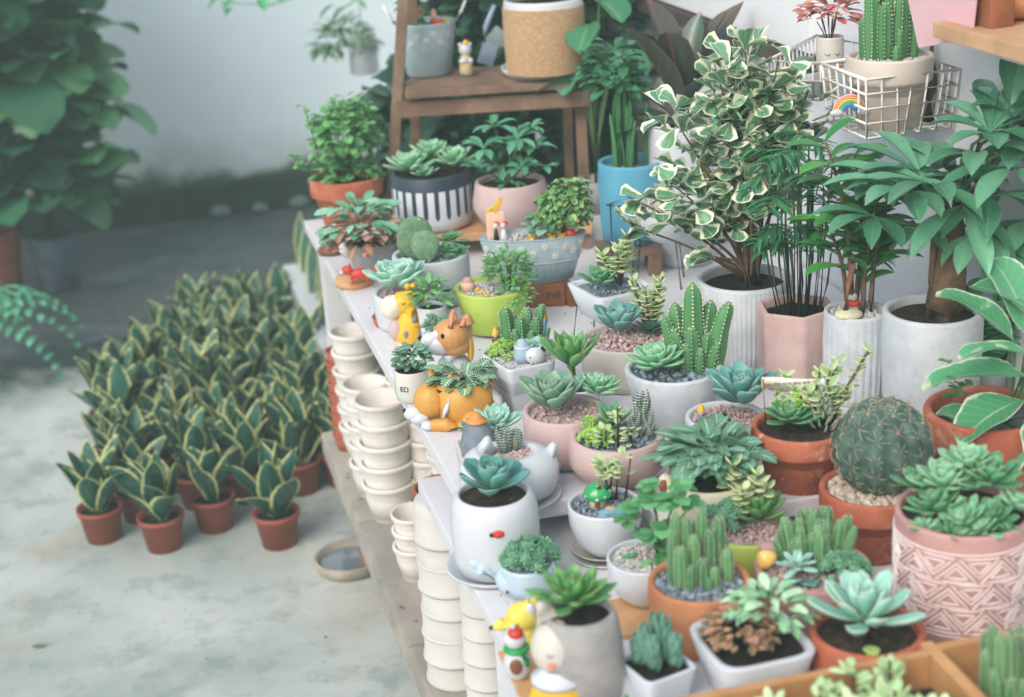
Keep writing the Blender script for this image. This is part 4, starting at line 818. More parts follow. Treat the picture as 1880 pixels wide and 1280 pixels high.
def qp(i, t, z): c_ = (QD[0] + QD[1] + QD[2] + QD[3]) / 4; p = QD[i].lerp(QD[(i + 1) % 4], t); p = p.lerp(c_, .05 * (zt_ - z) / hb2); return Vector((p.x, p.y, z))
wire(bk2, 'rim', [qp(i, 0, zt_) for i in (0, 1, 2, 3, 0)], .0024)
for z in (zt_ - hb2, zt_ - hb2 * .5): wire(bk2, 'wire', [qp(i, 0, z) for i in (0, 1, 2, 3, 0)])
for i, n_ in ((0, 7), (1, 12), (2, 9), (3, 3)):
    for j in range(n_): wire(bk2, 'wire', [qp(i, j / n_, zt_), qp(i, j / n_, zt_ - hb2)])
for j in range(1, 7): wire(bk2, 'wire', [qp(0, j / 7, zt_ - hb2), qp(2, 1 - j / 7, zt_ - hb2)])
# cactus pot in the basket
P = pot('cactus_pot', 'cream tapered pot with a tall clump of ribbed cactus standing in the wire basket', 'potted plant', 1633, 99, 156, 134, zt_ - hb + .002, 'terra', M('cream_pink_clay', (208, 196, 184), (198, 185, 172), .6, 8, .2, 300), 'gw', n=260, gs=4, sd_=.07)
m = sub(P)
for i, (x, y, H, r) in enumerate(((0, 0, 150, 24), (-34, -4, 140, 17), (34, 4, 150, 19), (14, -18, 125, 18), (-14, -22, 110, 16), (-20, 18, 150, 18), (20, 20, 150, 18), (8, -36, 62, 9), (-46, 6, 80, 9), (40, -12, 95, 12), (2, -42, 34, 8))): column(m, (x, y, P.zs - 2), H, r, 6, lx=x * .1, depth=.25, step=7, dot=.09)
part(P, 'cactus', m, [CAC, SPINE])
# face pot
P = pot('face_pot', 'cream face pot with closed eyes and a pink leaved plant in the long basket', 'potted plant', 1524, 66, 50, 104, zt_ - hb2 + .002, 'cyl', SKIN, 'soil')
m = sub(P)
for s in (-1, 1): tube(m, [(s * 9 - 5 + s * 0, -P.r * sqrt(max(.05, 1 - ((s * 9 - 5) / P.r) ** 2)) - .6, P.h * .72), (s * 9, -P.r * sqrt(1 - (9 / P.r) ** 2) - 1.0, P.h * .69), (s * 9 + 5, -P.r * sqrt(max(.05, 1 - ((s * 9 + 5) / P.r) ** 2)) - .6, P.h * .72)], .7, 5)
part(P, 'closed_eyes', m, BLACK)
m = sub(P)
for s in (-1, 1): blob(m, (s * 15, -P.r * .8, P.h * .52), (4.5, 2, 4.5))
part(P, 'cheeks', m, M('cheek_pink', (232, 168, 150), None, .5))
m = sub(P); bush(m, (0, 0, P.h + 38), 46, 34, 90, 26, 15, 'oval', inner=.4, droop=-.7); part(P, 'foliage', m, FITPK); m = sub(P); stems(m, (0, 0, P.zs), 26, 60, 12, 1.6); part(P, 'stem', m, STEM)
P = pot('tiny_cactus_pot', 'tiny white pot with a grey green globe cactus in the long basket', 'potted plant', 1478, 130, 62, 44, zt_ - hb2 + .002, 'cup', WHT, 'gb', n=60)
m = sub(P); blob(m, (-4, 0, P.zs + 14), (22, 20, 18), seg=24, rings=14); part(P, 'cactus', m, M('grey_green_cactus', (112, 150, 128), (84, 122, 104), .8, 200, 1, 300))
P = pot('white_tall_pot', 'tall white pot with a printed leaf beside the face pot', 'pot', 1556, 128, 40, 60, zt_ - hb2 + .002, 'cyl', PALEB, 'gw', n=30)
# rainbow clip
a = c0.lerp(Vector((X0, Y1, zt_)), .32); o = P_(); o.k = 1 / ppm(a); o.root = thing('rainbow_clip', 'small rainbow peg clipped to the side of the wire basket', 'clip', (X0 - .004, a.y - .004, zt_ - .046), YAW); RB = [(240, 176, 190), (244, 178, 84), (240, 208, 84), (106, 190, 130), (90, 170, 210), (70, 120, 180)]
for i, c in enumerate(RB):
    m = MB(o.k); ra = 30 - i * 4.2; tube(m, [(cos(t) * ra, 0, sin(t) * ra) for t in [j * pi / 16 for j in range(17)]], 2.2, 6); m.build('arc', M('rainbow_%d' % i, c, None, .4, 10, 0), o.root)
m = MB(o.k); blob(m, (-24, -1, -2), (13, 5, 7)); blob(m, (26, -1, -2), (12, 5, 7)); m.build('clouds', WHT, o.root)
# brown stake
a = c0 + Vector((.1, .012, 0)); o = P_(); o.k = 1 / ppm(a); o.root = thing('wooden_stake', 'rough brown carved stake in the right corner of the wire basket', 'stake', (at(1712, 118, zt_).x, at(1712, 118, zt_).y + .004, zt_ - hb + .001), YAW)
fpart(o, 'stake', BARK, lambda m: (tube(m, [(0, 0, 0), (0, 0, 70), (0, 0, 100), (0, 0, 122), (2, 0, 165)], [12, 13, 11, 4, 3], 9)))
# wall shelf
s0 = atx(1716, 40, .955); sz = s0.z
sh = thing('wall_shelf', 'pale wooden shelf board on the wall at the top right corner', 'shelf', (.955, s0.y, sz - .018), 0)
m = MB(); box(m, (.05, -.35, .009), (.105, .7, .018), 0, .002); m.build('board', M('shelf_wood', (206, 166, 128), (184, 144, 108), .6, 12, .5, 100), sh, smooth=False)
m = MB(); box(m, (.085, -.35, -.02), (.02, .7, .02), 0, .002); m.build('bracket', WHT, sh, smooth=False)
wb = thing('wood_offcut', 'chunky brown wooden block at the far end of the wall shelf', 'block', (.995, s0.y - .02, sz), 0); m = MB(); box(m, (0, -.02, .03), (.03, .08, .06), 0, .002); m.build('block', WOODO, wb, smooth=False)
P = pot('shelf_pot', 'tan clay bowl standing on the wall shelf', 'pot', 1856, -14, 150, 46, sz, 'bowl', TERRA_TAN, 'soil')
# pink card hanging
a1, a2, a3, a4 = [atx(u, v, .970) for u, v in ((1652, -70), (1686, 88), (1784, 72), (1800, -70))]
m = MB(); th = Vector((.0016, 0, 0)); q = [a1, a2, a3, a4]; o_ = a2.copy(); m.add([p - o_ for p in q] + [p - o_ + th for p in q], [(0, 1, 2, 3), (7, 6, 5, 4), (0, 4, 5, 1), (1, 5, 6, 2), (2, 6, 7, 3), (3, 7, 4, 0)])
pk = m.build('pink_card', M('pink_card', (226, 184, 190), (220, 176, 184), .5, 5, .1), None, smooth=False); pk.location = o_; tag(pk, 'glossy pink card hanging between the wire basket and the wall shelf', 'card')
# ---------------------------------------------------------------- middle rows
P = pot('red_fittonia', 'grey pot with a red and pale green leaved plant near the far corner', 'potted plant', 682, 442, 94, 66, ZA, 'tap', GREYP, 'soil')
m = sub(P); bush(m, (-18, 0, P.zs + 36), 62, 46, 80, 38, 20, 'oval', droop=-.8); part(P, 'green_leaves', m, LM('fittonia_pale', (146, 186, 158), (96, 146, 112), rough=.45)); m = sub(P); bush(m, (-12, -22, P.zs + 18), 60, 36, 90, 34, 19, 'oval', droop=-1); part(P, 'red_leaves', m, FITR)
o = fig('wood_slice', 'dark brown wood slice under the white and tan dog figurine', 'wood slice', 617, 462, ZA); fpart(o, 'slice', BRN, lambda m: lathe(m, [(0, 0), (30, 0), (32, 6), (30, 11), (0, 11.5)], 24, lambda a, z: 1 + .15 * sin(a * 2)))
o2 = fig('dog_figurine', 'white and tan long necked dog figurine behind the red fox', 'figurine', 638, 474, ZA)
fpart(o2, 'body', SKIN, lambda m: (blob(m, (4, 8, 16), (20, 16, 16)), tube(m, [(0, 4, 16), (-6, 0, 40), (-12, 0, 56)], [15, 11, 10], 12), blob(m, (-18, -2, 58), (16, 10, 9))), remesh=1.6, sm=4); fpart(o2, 'ear', TANG, lambda m: (blob(m, (-8, -7, 60), (5, 4, 10)),)); fpart(o2, 'nose', BLACK, lambda m: blob(m, (-33, -2, 59), 2.6, seg=10))
o = fig('wood_slice', 'pale oval wood slice under the red fox figurine', 'wood slice', 650, 522, ZA); fpart(o, 'slice', WOODL, lambda m: lathe(m, [(0, 0), (33, 0), (35, 6), (34, 13), (0, 13.5)], 32, sy=1.1))
o = fig('fox_figurine', 'small orange red fox figurine standing on the pale wood slice', 'figurine', 658, 522, ZA + 13.6 / o.S)
fpart(o, 'body', RED, lambda m: (blob(m, (4, 0, 20), (20, 9, 10)), blob(m, (-18, -2, 29), (11, 8, 8)), tube(m, [(-10, -5, 18), (-12, -6, 0)], [4.5, 3], 8), tube(m, [(-8, 6, 18), (-10, 7, 0)], [4.5, 3], 8), tube(m, [(18, -5, 18), (20, -6, 0)], [5, 3], 8), tube(m, [(18, 5, 18), (20, 7, 0)], [5, 3], 8), tube(m, [(20, 0, 24), (34, 2, 26), (42, 4, 18)], [5, 7, 2], 8), tube(m, [(-14, -5, 34), (-12, -5, 42)], [4, 1], 6), tube(m, [(-14, 4, 34), (-12, 4, 42)], [4, 1], 6)), remesh=1.1, sm=3)
fpart(o, 'muzzle', WHT, lambda m: blob(m, (-28, -3, 26), (6, 4.5, 4))); fpart(o, 'nose', BLACK, lambda m: blob(m, (-33.5, -3, 27), 1.8, seg=8))
P = pot('bunny_ear_cactus', 'pale grey pot with paddle cactus and small green rosettes', 'potted plant', 790, 464, 142, 92, ZA, 'cup', GREYP if False else M('pale_grey_pot', (196, 202, 202), (182, 190, 190), .6, 12, .3, 300), 'gb', n=60)
def paddle(m, p, w_, h_, t_, az, lean):
    E = rot(lean, 0, az); blob(m, Vector(p) + E @ Vector((0, 0, h_ / 2)), (w_ / 2, t_, h_ / 2), E, 22, 14, taper=-.12)
m = sub(P); paddle(m, (-26, -4, P.zs), 66, 84, 9, 10, 4); paddle(m, (-8, -26, P.zs), 54, 60, 9, -12, -6); paddle(m, (-44, 12, P.zs), 36, 50, 7, 30, 0)
part(P, 'paddle_cactus', m, M('felt_cactus', (118, 152, 116), (92, 128, 98), .9, 160, 1, 200, speck=((200, 206, 160), 160, .68)))
for (x, y, z, R) in ((40, 10, 26, 34), (26, -14, 14, 30), (54, -12, 10, 26), (40, -30, 4, 24)): m = sub(P); rosette(m, (x, y, P.zs + z), R, 16, 1.2, .2, W=.45, T=.08, bend=-.2, tx=0); part(P, 'rosette', m, ECHD)
P = pot('echeveria_bowl', 'white bowl with one big frosty blue green rosette near the table edge', 'potted plant', 748, 533, 128, 66, ZA, 'cyl', WHT, 'gp', n=90)
m = sub(P); rosette(m, (-16, -4, P.zs + 18), 70, 44, 1.35, .25, W=.5, T=.08, bend=.4, cup=.35); part(P, 'rosette', m, ECHP)
P = pot('lime_pot_plant', 'lime green tapered pot with feathery green sprigs', 'potted plant', 903, 524, 140, 82, ZA + .006, 'tap', LIME, 'gw', x1=.05, n=260, gs=3)
m = sub(P); bush(m, (30, 4, P.zs + 30), 44, 46, 420, 14, 6, 'oval', droop=-.3); bush(m, (40, -28, P.zs - 6), 34, 36, 160, 12, 7, 'oval', droop=-1); part(P, 'foliage', m, SEDG); m = sub(P); stems(m, (30, 4, P.zs), 36, 70, 22, 1.1); part(P, 'stem', m, STEMG)
LP = P; dish('saucer', 'cream saucer under the lime green tapered pot', 903, 602, 118, 9, ZA, CREAM)
duck(P, 'tiny yellow duck on the white gravel of the lime green pot', -22, -22, .9); duck(P, 'smaller yellow chick nearest the rim of the lime green pot', -10, -38, .6)
o = fon(P, 'peach_egg', 'peach and pink egg ornament at the back of the lime green pot', 'ornament', -44, 0); fpart(o, 'egg', PEACH, lambda m: blob(m, (0, 0, 12), (13, 12, 14))); fpart(o, 'top', PINKM, lambda m: blob(m, (0, 0, 17), (11.6, 10.6, 11.5)))
# giraffe
o = fig('giraffe_planter', 'yellow giraffe planter with a cream muzzle and brown spots', 'planter', 752, 622, ZA)
fpart(o, 'body', YEL, lambda m: (lathe(m, [(0, 0), (28, 0), (30, 14), (24, 34), (17, 52), (0, 62)], 24), blob(m, (-6, 0, 70), (24, 21, 22)), blob(m, (6, 0, 72), (18, 19, 22)), tube(m, [(4, 0, 62), (8, 0, 30)], [20, 25], 14)), remesh=1.8, sm=4)
fpart(o, 'muzzle', M('cream_muzzle', (238, 230, 208), None, .35), lambda m: (blob(m, (-28, -3, 64), (21, 20, 22)), blob(m, (-22, -2, 66), (17, 20, 21))))
fpart(o, 'horns', YEL, lambda m: [(tube(m, [(x, 0, 86), (x + 2, 0, 99)], [4, 3], 8), blob(m, (x + 2, 0, 101), 6, seg=12)) for x in (2, 13)])
fpart(o, 'spots', SLATE, lambda m: (blob(m, (13, -22, 44), (5, 4, 7)), blob(m, (-4, -28, 18), (5, 3.4, 7)), blob(m, (20, -20, 14), (5, 5, 6))))
fpart(o, 'ear', YEL, lambda m: (blob(m, (24, -6, 76), (10, 4, 6)),)); fpart(o, 'eye', BLACK, lambda m: tube(m, [(-10, -19.2, 76), (-6, -20.3, 73), (-1, -20.4, 76)], .9, 6))
fpart(o, 'belly', PINK, lambda m: (blob(m, (-22, -10, 22), (15, 13, 20)),))
dish('saucer', 'small terracotta saucer behind the giraffe planter', 716, 596, 64, 18, ZA, TERRA)
P = pot('small_leafy_pot', 'small white pot with bright green leaves right behind the giraffe planter', 'potted plant', 792, 560, 56, 74, ZA, 'tap', WHT, 'soil'); m = sub(P); bush(m, (0, 0, P.zs + 22), 30, 34, 90, 24, 10, 'lance', droop=-.4); part(P, 'foliage', m, SEDG)
P = pot('small_fittonia', 'small tan pot of frosty green fittonia between the giraffe and the sitting corgi', 'potted plant', 802, 612, 40, 34, ZA, 'tap', PINKM, 'soil'); m = sub(P); bush(m, (0, 0, P.zs + 14), 22, 20, 80, 14, 9, 'oval'); part(P, 'foliage', m, FITD)
# corgi looking left
o = fig('corgi_planter', 'sitting tan corgi planter with a white muzzle looking left', 'planter', 832, 702, ZA)
fpart(o, 'body', WHT, lambda m: (blob(m, (4, 10, 24), (34, 36, 30)), tube(m, [(0, 0, 26), (-2, 0, 60)], [28, 22], 16)), remesh=2.4, sm=5)
fpart(o, 'head', TANG, lambda m: (blob(m, (2, 0, 90), (35, 32, 33)), blob(m, (-10, -4, 84), (24, 22, 22)), blob(m, (8, 0, 72), (30, 28, 20)), tube(m, [(6, -10, 108), (9, -12, 128), (10, -12, 146)], [13, 10, 2.5], 10), tube(m, [(26, 6, 98), (33, 2, 116), (36, 0, 132)], [20, 15, 3], 12)), remesh=1.9, sm=4)
fpart(o, 'muzzle', WHT, lambda m: (blob(m, (-33, -8, 88), (21, 15, 15)), blob(m, (-20, -14, 78), (20, 14, 19)), blob(m, (-20, -10, 98), (12, 12, 10)))); fpart(o, 'nose', BLACK, lambda m: blob(m, (-53, -9, 93), (5, 4.4, 4.4), seg=12)); fpart(o, 'eye', BLACK, lambda m: blob(m, (-12, -29.5, 102), (3.4, 2.2, 5), seg=12))
fpart(o, 'inner_ear', EARP, lambda m: (tube(m, [(4, -18, 114), (6, -20.5, 124), (9, -16, 140)], [7, 6, 1.5], 8), tube(m, [(18, -8, 106), (25, -9, 114), (31, -6, 126)], [9, 8, 2], 8)))
fpart(o, 'scarf', YEL, lambda m: (blob(m, (36, 4, 64), (7, 16, 26)),))
# cup
P = pot('small_cup_plant', 'small glossy cream cup with printed letters and frosty green leaves on the table edge', 'potted plant', 755, 676, 66, 60, ZA, 'cup', M('cup_glaze', (214, 214, 204), (206, 206, 196), .2, 10, 0, coat=.6), 'dark', sd_=.12)
m = sub(P); bush(m, (2, 0, P.zs + 24), 30, 28, 190, 15, 11, 'oval', droop=-.6); part(P, 'foliage', m, FITD)
m_ = text(P.root, 'ED', 14 * P.k, (-14 * P.k, -(P.r * .93) * P.k, P.h * .5 * P.k), pi / 2, rad(-22), BLACK, name='printed_letters')
# lying corgi planter
o = fig('corgi_planter', 'lying orange corgi planter, muzzle down at the table edge, filled with white veined leaves', 'planter', 842, 772, ZA); o.k *= .94; CG = o
def cg(m):
    m.M = None; lathe(m, [(0, 2), (44, 2), (58, 14), (62, 44), (56, 84), (47, 84), (50, 50), (44, 24), (0, 22)], 40, sx=1.0, sy=.8); v = m.v; k = m.k
    m.v = [(x + 16 * k, y, z) for x, y, z in v]
fpart(o, 'body', ORG, cg)
fpart(o, 'head', ORG, lambda m: (blob(m, (-50, -6, 48), (35, 31, 37)), tube(m, [(-50, 4, 76), (-46, 8, 98), (-44, 10, 112)], [15, 10, 3], 10), tube(m, [(-22, -16, 74), (-12, -14, 90), (-8, -10, 102)], [13, 9, 3], 10)), remesh=1.9, sm=4)
fpart(o, 'leg', ORG, lambda m: (tube(m, [(20, -44, 14), (-20, -46, 12), (-52, -40, 10)], [17, 15, 11], 14), blob(m, (30, -42, 20), (22, 18, 19))), remesh=1.9, sm=4)
fpart(o, 'paw', WHT, lambda m: blob(m, (-58, -40, 10), (14, 12, 10))); fpart(o, 'muzzle', WHT, lambda m: (blob(m, (-84, -14, 26), (21, 15, 15)), blob(m, (-74, -20, 18), (20, 12, 13)))); fpart(o, 'nose', BLACK, lambda m: blob(m, (-103, -14, 33), (4, 4.4, 5), seg=12))
fpart(o, 'blaze', WHT, lambda m: tube(m, [(-14, -38, 62), (-20, -43, 44), (-28, -46, 26)], [3, 5.5, 2.5], 8)); fpart(o, 'tail', WHT, lambda m: tube(m, [(66, -30, 84), (78, -30, 56), (88, -30, 30)], [4, 9, 6], 10)); fpart(o, 'hind_leg', BRN, lambda m: tube(m, [(78, -26, 40), (90, -24, 14), (94, -24, 2)], [12, 12, 10], 12))
fpart(o, 'soil', SOILD, lambda m: lathe(m, [(0, 76), (47, 76), (46, 70)], 30, sy=.8)); 
m = MB(o.k)
for i in range(46): a = R_() * 6.3; q = sqrt(R_()) * 46; leaf(m, (cos(a) * q + 14, sin(a) * q * .8, 80 + rr(0, 24)), a + rr(-.4, .4), rr(-.1, .8), rr(28, 42), rr(20, 28), 'oval', bend=-.8, fold=.15, n=8)
for v_ in m.v: pass
m.build('foliage', FITG, o.root)
# angular white planter with its little garden
P = pot('angular_planter', 'white angular planter with green cactus, lime sedum and tiny figures', 'planter', 957, 645, 150, 100, ZA, 'tap', WHT, 'gw', mod=poly(5, pi / 2 + .35), seg=60, sy=1.35, n=200, gs=4, x0=-1, x1=1, wall=.03); AP = P
m = sub(P)
for (x, y, H, r) in ((-20, 44, 84, 15), (-4, 62, 60, 13), (12, 50, 78, 14), (2, 34, 66, 13), (26, 38, 62, 12), (36, 56, 80, 12), (-34, 50, 44, 11), (18, 26, 40, 10), (-8, 26, 44, 10), (44, 40, 40, 9)): column(m, (x, y, P.zs), H, r, 4, lx=-abs(x) * .3 if x < 0 else x * .2, depth=.3, step=6, dot=.1)
part(P, 'cactus', m, [CAC, SPINE]); m = sub(P); clump(m, (-28, 14, P.zs), 34, 22, 70, 8, k=8); part(P, 'lime_sedum', m, SEDL)
m = sub(P); rosette(m, (28, 4, P.zs + 12), 36, 40, 1.3, .3, W=.28, T=.08, sh='lance', bend=.2); part(P, 'pale_rosette', m, ECHP)
o = fon(P, 'gnome_figurine', 'gnome with an orange hat and brown coat on the rim of the angular planter', 'figurine', -46, 44, P.h); gnome(o, M('hat_orange', (238, 180, 40), None, .35), BRN, PEACH, 1.0)
o = fon(P, 'bear_figurine', 'blue grey pebble shaped figurine near the front of the angular planter', 'figurine', 2, -26); fpart(o, 'body', M('blue_grey_glaze', (160, 184, 196), (146, 172, 186), .5), lambda m: (lathe(m, [(0, 0), (15, 0), (17, 14), (13, 32), (8, 42), (0, 45)], 20),)); fpart(o, 'collar', WHT, lambda m: tube(m, [(cos(j * pi / 10) * 13, sin(j * pi / 10) * 13, 29) for j in range(21)], 2.4, 6))
o = fon(P, 'party_candle', 'pale blue candle with a yellow tip standing in the angular planter', 'candle', 42, 8); fpart(o, 'candle', TEALP, lambda m: tube(m, [(-2, 0, 0), (6, 4, 66)], [4.2, 4.2], 10)); fpart(o, 'tip', YEL, lambda m: tube(m, [(6, 4, 66), (8, 4.5, 84)], [4.2, 2], 10))
o = fon(P, 'bunny_figurine', 'white rabbit head figurine at the front of the angular planter', 'figurine', 24, -42); fpart(o, 'head', WHT, lambda m: (blob(m, (0, 0, 16), (18, 15, 16)), tube(m, [(-6, 0, 26), (-4, 0, 38)], [5, 3], 8), tube(m, [(8, 0, 26), (11, 0, 38)], [5, 3], 8)), remesh=1.2, sm=3); fpart(o, 'eye', BLACK, lambda m: blob(m, (-9, -12, 18), 1.6, seg=8))
# bright green echeveria behind the pink cylinder
P = pot('pointed_echeveria', 'small white pot with a bright green pointed rosette behind the pink cylinder', 'potted plant', 1062, 706, 84, 66, ZA, 'tap', WHT, 'soil')
m = sub(P); rosette(m, (-12, 0, P.zs + 46), 80, 22, 1.25, .45, W=.36, T=.07, sh='petal', bend=.5, cup=.35, L0=.45); part(P, 'rosette', m, ECHGR); m = sub(P); tube(m, [(0, 0, P.zs), (-12, 0, P.zs + 46)], [7, 8], 8); part(P, 'stem', m, STEMG)
# pink cylinder
P = pot('pink_cylinder_plant', 'matt pink cylinder pot with two big grey green rosettes', 'potted plant', 1036, 750, 154, 92, ZA + .007, 'cyl', PINK, 'gp', n=120)
m = sub(P); rosette(m, (-22, -10, P.zs + 20), 84, 30, 1.3, .35, W=.46, T=.07, sh='petal', bend=.45, cup=.4, L0=.35); part(P, 'rosette', m, ECHG)
m = sub(P); rosette(m, (60, 20, P.zs + 30), 58, 48, 1.3, .15, W=.36, T=.09, sh='petal', bend=.35, cup=.3, tx=-12); part(P, 'rosette', m, ECHL)
dish('saucer', 'pale saucer under the matt pink cylinder pot', 1034, 836, 170, 14, ZA, PALEB)
# cream wide bowl
P = pot('cream_bowl_garden', 'wide cream bowl with pink gravel, a grey green rosette and cream edged stems', 'potted plant', 1152, 618, 176, 84, ZA, 'cyl', CREAM, 'gp', n=340, gs=5.5, sd_=.09)
m = sub(P); rosette(m, (-16, 6, P.zs + 22), 66, 22, 1.3, .35, W=.5, T=.1, sh='spoon', bend=.4, cup=.35); part(P, 'rosette', m, ECHT)
m = sub(P); rosette(m, (46, 10, P.zs + 12), 42, 46, 1.2, .1, W=.24, T=.07, sh='lance', bend=.3); part(P, 'dark_rosette', m, CACD)
m = sub(P); ms = sub(P); jade(ms, m, (46, 30, P.zs), 112, 6, 42, 20, r=2.6, tiers=7); part(P, 'elephant_bush', m, JADE); part(P, 'stem', ms, STEM)
# square pot on wire stand
q = fig('wire_stand', 'black wire stand holding the square white pot', 'stand', 1122, 628, ZA); hs = 66; R4 = 62
m = MB(q.k); cr = [(cos(a) * R4, sin(a) * R4) for a in (rad(200), rad(290), rad(20), rad(110))]
tube(m, [(x, y, hs + 40) for x, y in cr] + [(cr[0][0], cr[0][1], hs + 40)], 1.8, 6); tube(m, [(x * .9, y * .9, hs) for x, y in cr] + [(cr[0][0] * .9, cr[0][1] * .9, hs)], 1.8, 6); m.build('ring', BWIRE, q.root)
for x, y in cr: m = MB(q.k); tube(m, [(x * 1.25, y * 1.25, 0), (x * .98, y * .98, hs + 40)], 1.9, 6); m.build('leg', BWIRE, q.root)
P = pot('square_pot_garden', 'square white pot with a pale rosette and bushy stems on the black wire stand', 'potted plant', 1124, 522, 132, 58, ZA + (hs + 2) * q.k, 'tap', WHT, 'gb', mod=sq(8, pi / 4 + rad(20)), seg=64, n=80, wall=.1)
m = sub(P); rosette(m, (-22, -6, P.zs + 12), 48, 26, 1.25, .3, W=.46, T=.09, sh='petal', bend=.4); part(P, 'rosette', m, ECHD); m = sub(P); ms = sub(P); jade(ms, m, (14, 8, P.zs), 92, 6, 44, 22, r=2.4, tiers=7); part(P, 'jade', m, JADE); part(P, 'stem', ms, STEM)
# white bowl with mushroom on black wire stand, behind the ficus
q = fig('wire_stand', 'black wire stand holding the round white bowl behind the ficus branches', 'stand', 1210, 520, ZA); hs2 = 92
m = MB(q.k); tube(m, [(cos(j * pi / 10) * 44, sin(j * pi / 10) * 44, hs2) for j in range(21)], 1.8, 6); tube(m, [(-60, -20, hs2 + 62), (-90, 0, hs2 + 62), (-60, 30, hs2 + 62), (-40, 0, hs2 + 62), (-60, -20, hs2 + 62)], 1.8, 6); m.build('ring', BWIRE, q.root)
for a in (.5, 2.6, 3.8, 5.4): m = MB(q.k); tube(m, [(cos(a) * 56, sin(a) * 56, 0), (cos(a) * 44, sin(a) * 44, hs2)], 2, 6); m.build('leg', BWIRE, q.root)
m = MB(q.k); tube(m, [(-84, 0, 0), (-84, 0, hs2 + 62)], 1.8, 6); m.build('leg', BWIRE, q.root)
P = pot('mushroom_bowl', 'round white bowl with a green mushroom ornament on the wire stand behind the ficus', 'potted plant', 1226, 372, 124, 70, ZA + (hs2 + 2) * q.k, 'bowl', WHT, 'gw', n=160)
def mush(P, label, dx, dy, s, house=False):
    o = fon(P, 'mushroom_house' if house else 'mushroom_ornament', label, 'ornament', dx, dy)
    fpart(o, 'stalk', M('cream_stalk', (222, 212, 184), None, .5), lambda m: lathe(m, [(0, 0), (17 * s, 0), (15 * s, 16 * s), (14 * s, 26 * s), (0, 27 * s)], 24))
    fpart(o, 'cap', M('mushroom_green', (50, 168, 92), (40, 152, 80), .2, 10, 0, coat=.6), lambda m: lathe(m, [(0, 22 * s), (24 * s, 22 * s), (27 * s, 26 * s), (25 * s, 34 * s), (18 * s, 44 * s), (8 * s, 50 * s), (0, 51 * s)], 28))
    fpart(o, 'spots', WHT, lambda m: [blob(m, (cos(a) * r * s, sin(a) * r * s, z * s), (3.4 * s, 3.4 * s, 2.6 * s), seg=10, rings=6) for a, r, z in ((4.2, 22, 36), (5.2, 24, 30), (4.8, 12, 47), (3.6, 24, 29), (5.9, 22, 36), (4.6, 27, 27))])
    if house: fpart(o, 'door', BRN, lambda m: (box(m, (-2, -15.5 * s, 8 * s), (10 * s, 3, 14 * s), 0, 1), blob(m, (-2, -15.3 * s, 15 * s), (5 * s, 1.8, 4 * s))))
    if house: fpart(o, 'insects', BLACK, lambda m: (blob(m, (2, -15 * s, 46 * s), (5, 4, 3)), blob(m, (16 * s, -10 * s, 44 * s), (6, 5, 5)))); fpart(o, 'berry', RED, lambda m: blob(m, (3, -12 * s, 50 * s), 3.2, seg=10))
    return o
mush(P, 'shiny green mushroom ornament in the round bowl behind the ficus branches', -10, -4, .9)
# concrete pot
P = pot('concrete_pot_plant', 'large pale concrete pot with a light green rosette and columnar cactus', 'potted plant', 1236, 672, 180, 112, ZA, 'tap', WHT_MATT, 'gb', n=110, gs=8, sd_=.1); 
m = sub(P); rosette(m, (-34, -26, P.zs + 26), 60, 44, 1.4, .0, W=.46, T=.11, sh='spoon', bend=.4, cup=.25); part(P, 'rosette', m, ECHL)
m = sub(P)
for (x, y, H, r, lx) in ((40, 14, 168, 22, 0), (16, 26, 128, 20, -8), (62, 20, 130, 20, 12), (78, 6, 130, 20, 26), (14, 2, 86, 16, -12), (34, -8, 90, 17, 0), (56, -2, 76, 15, 8), (24, -18, 62, 14, -2), (46, -20, 52, 12, 2), (2, 12, 110, 14, -16), (66, -10, 60, 13, 16)): column(m, (x, y, P.zs - 2), H, r, 5, lx=lx, depth=.3, step=7, dot=.1, taper=.4)
part(P, 'cactus', m, [CAC, SPINE])
# pink round bowl
P = pot('pink_round_bowl', 'round blush pink bowl with lime sedum, a rosette and zebra striped haworthia', 'potted plant', 1132, 797, 166, 90, ZA, 'round', PINK, 'gb', n=200, gs=6); 
m = sub(P); clump(m, (-34, -14, P.zs + 4), 36, 22, 80, 9, k=8); clump(m, (-50, 4, P.zs + 24), 12, 20, 16, 8, k=8); part(P, 'lime_sedum', m, SEDL)
m = sub(P); rosette(m, (-4, 14, P.zs + 24), 50, 18, 1.3, .5, W=.42, T=.09, sh='petal', bend=.3, L0=.4); part(P, 'rosette', m, ECHD)
m = sub(P)
for (x, y, H, s_) in ((46, 8, 74, 1), (58, -6, 52, .9), (34, -10, 56, 1), (50, 20, 84, 1)):
    for j in range(14): a = j * 2.4; leaf(m, (x + cos(a) * 4, y + sin(a) * 4, P.zs + j * H * .045), a, 1.05 + rr(-.1, .1), H * .5, 15 * s_, 'lance', T=4, bend=.75, cup=.2, n=7)
part(P, 'zebra_haworthia', m, ZEB)
m = sub(P); ms = sub(P)
for (x, y, H) in ((-2, -52, 86), (-24, -46, 40), (22, -50, 46)):
    tube(ms, [(x, y, P.zs), (x + 2, y, P.zs + H)], [3.6, 2.6], 6)
    for k in range(10): a = R_() * 6.3; t = rr(.3, 1); leaf(m, (x + cos(a) * 6, y + sin(a) * 4, P.zs + H * t), a, rr(0, .8), 17, 11, 'round', T=3, n=4)
part(P, 'elephant_bush', m, JADE); part(P, 'stem', ms, STEM)
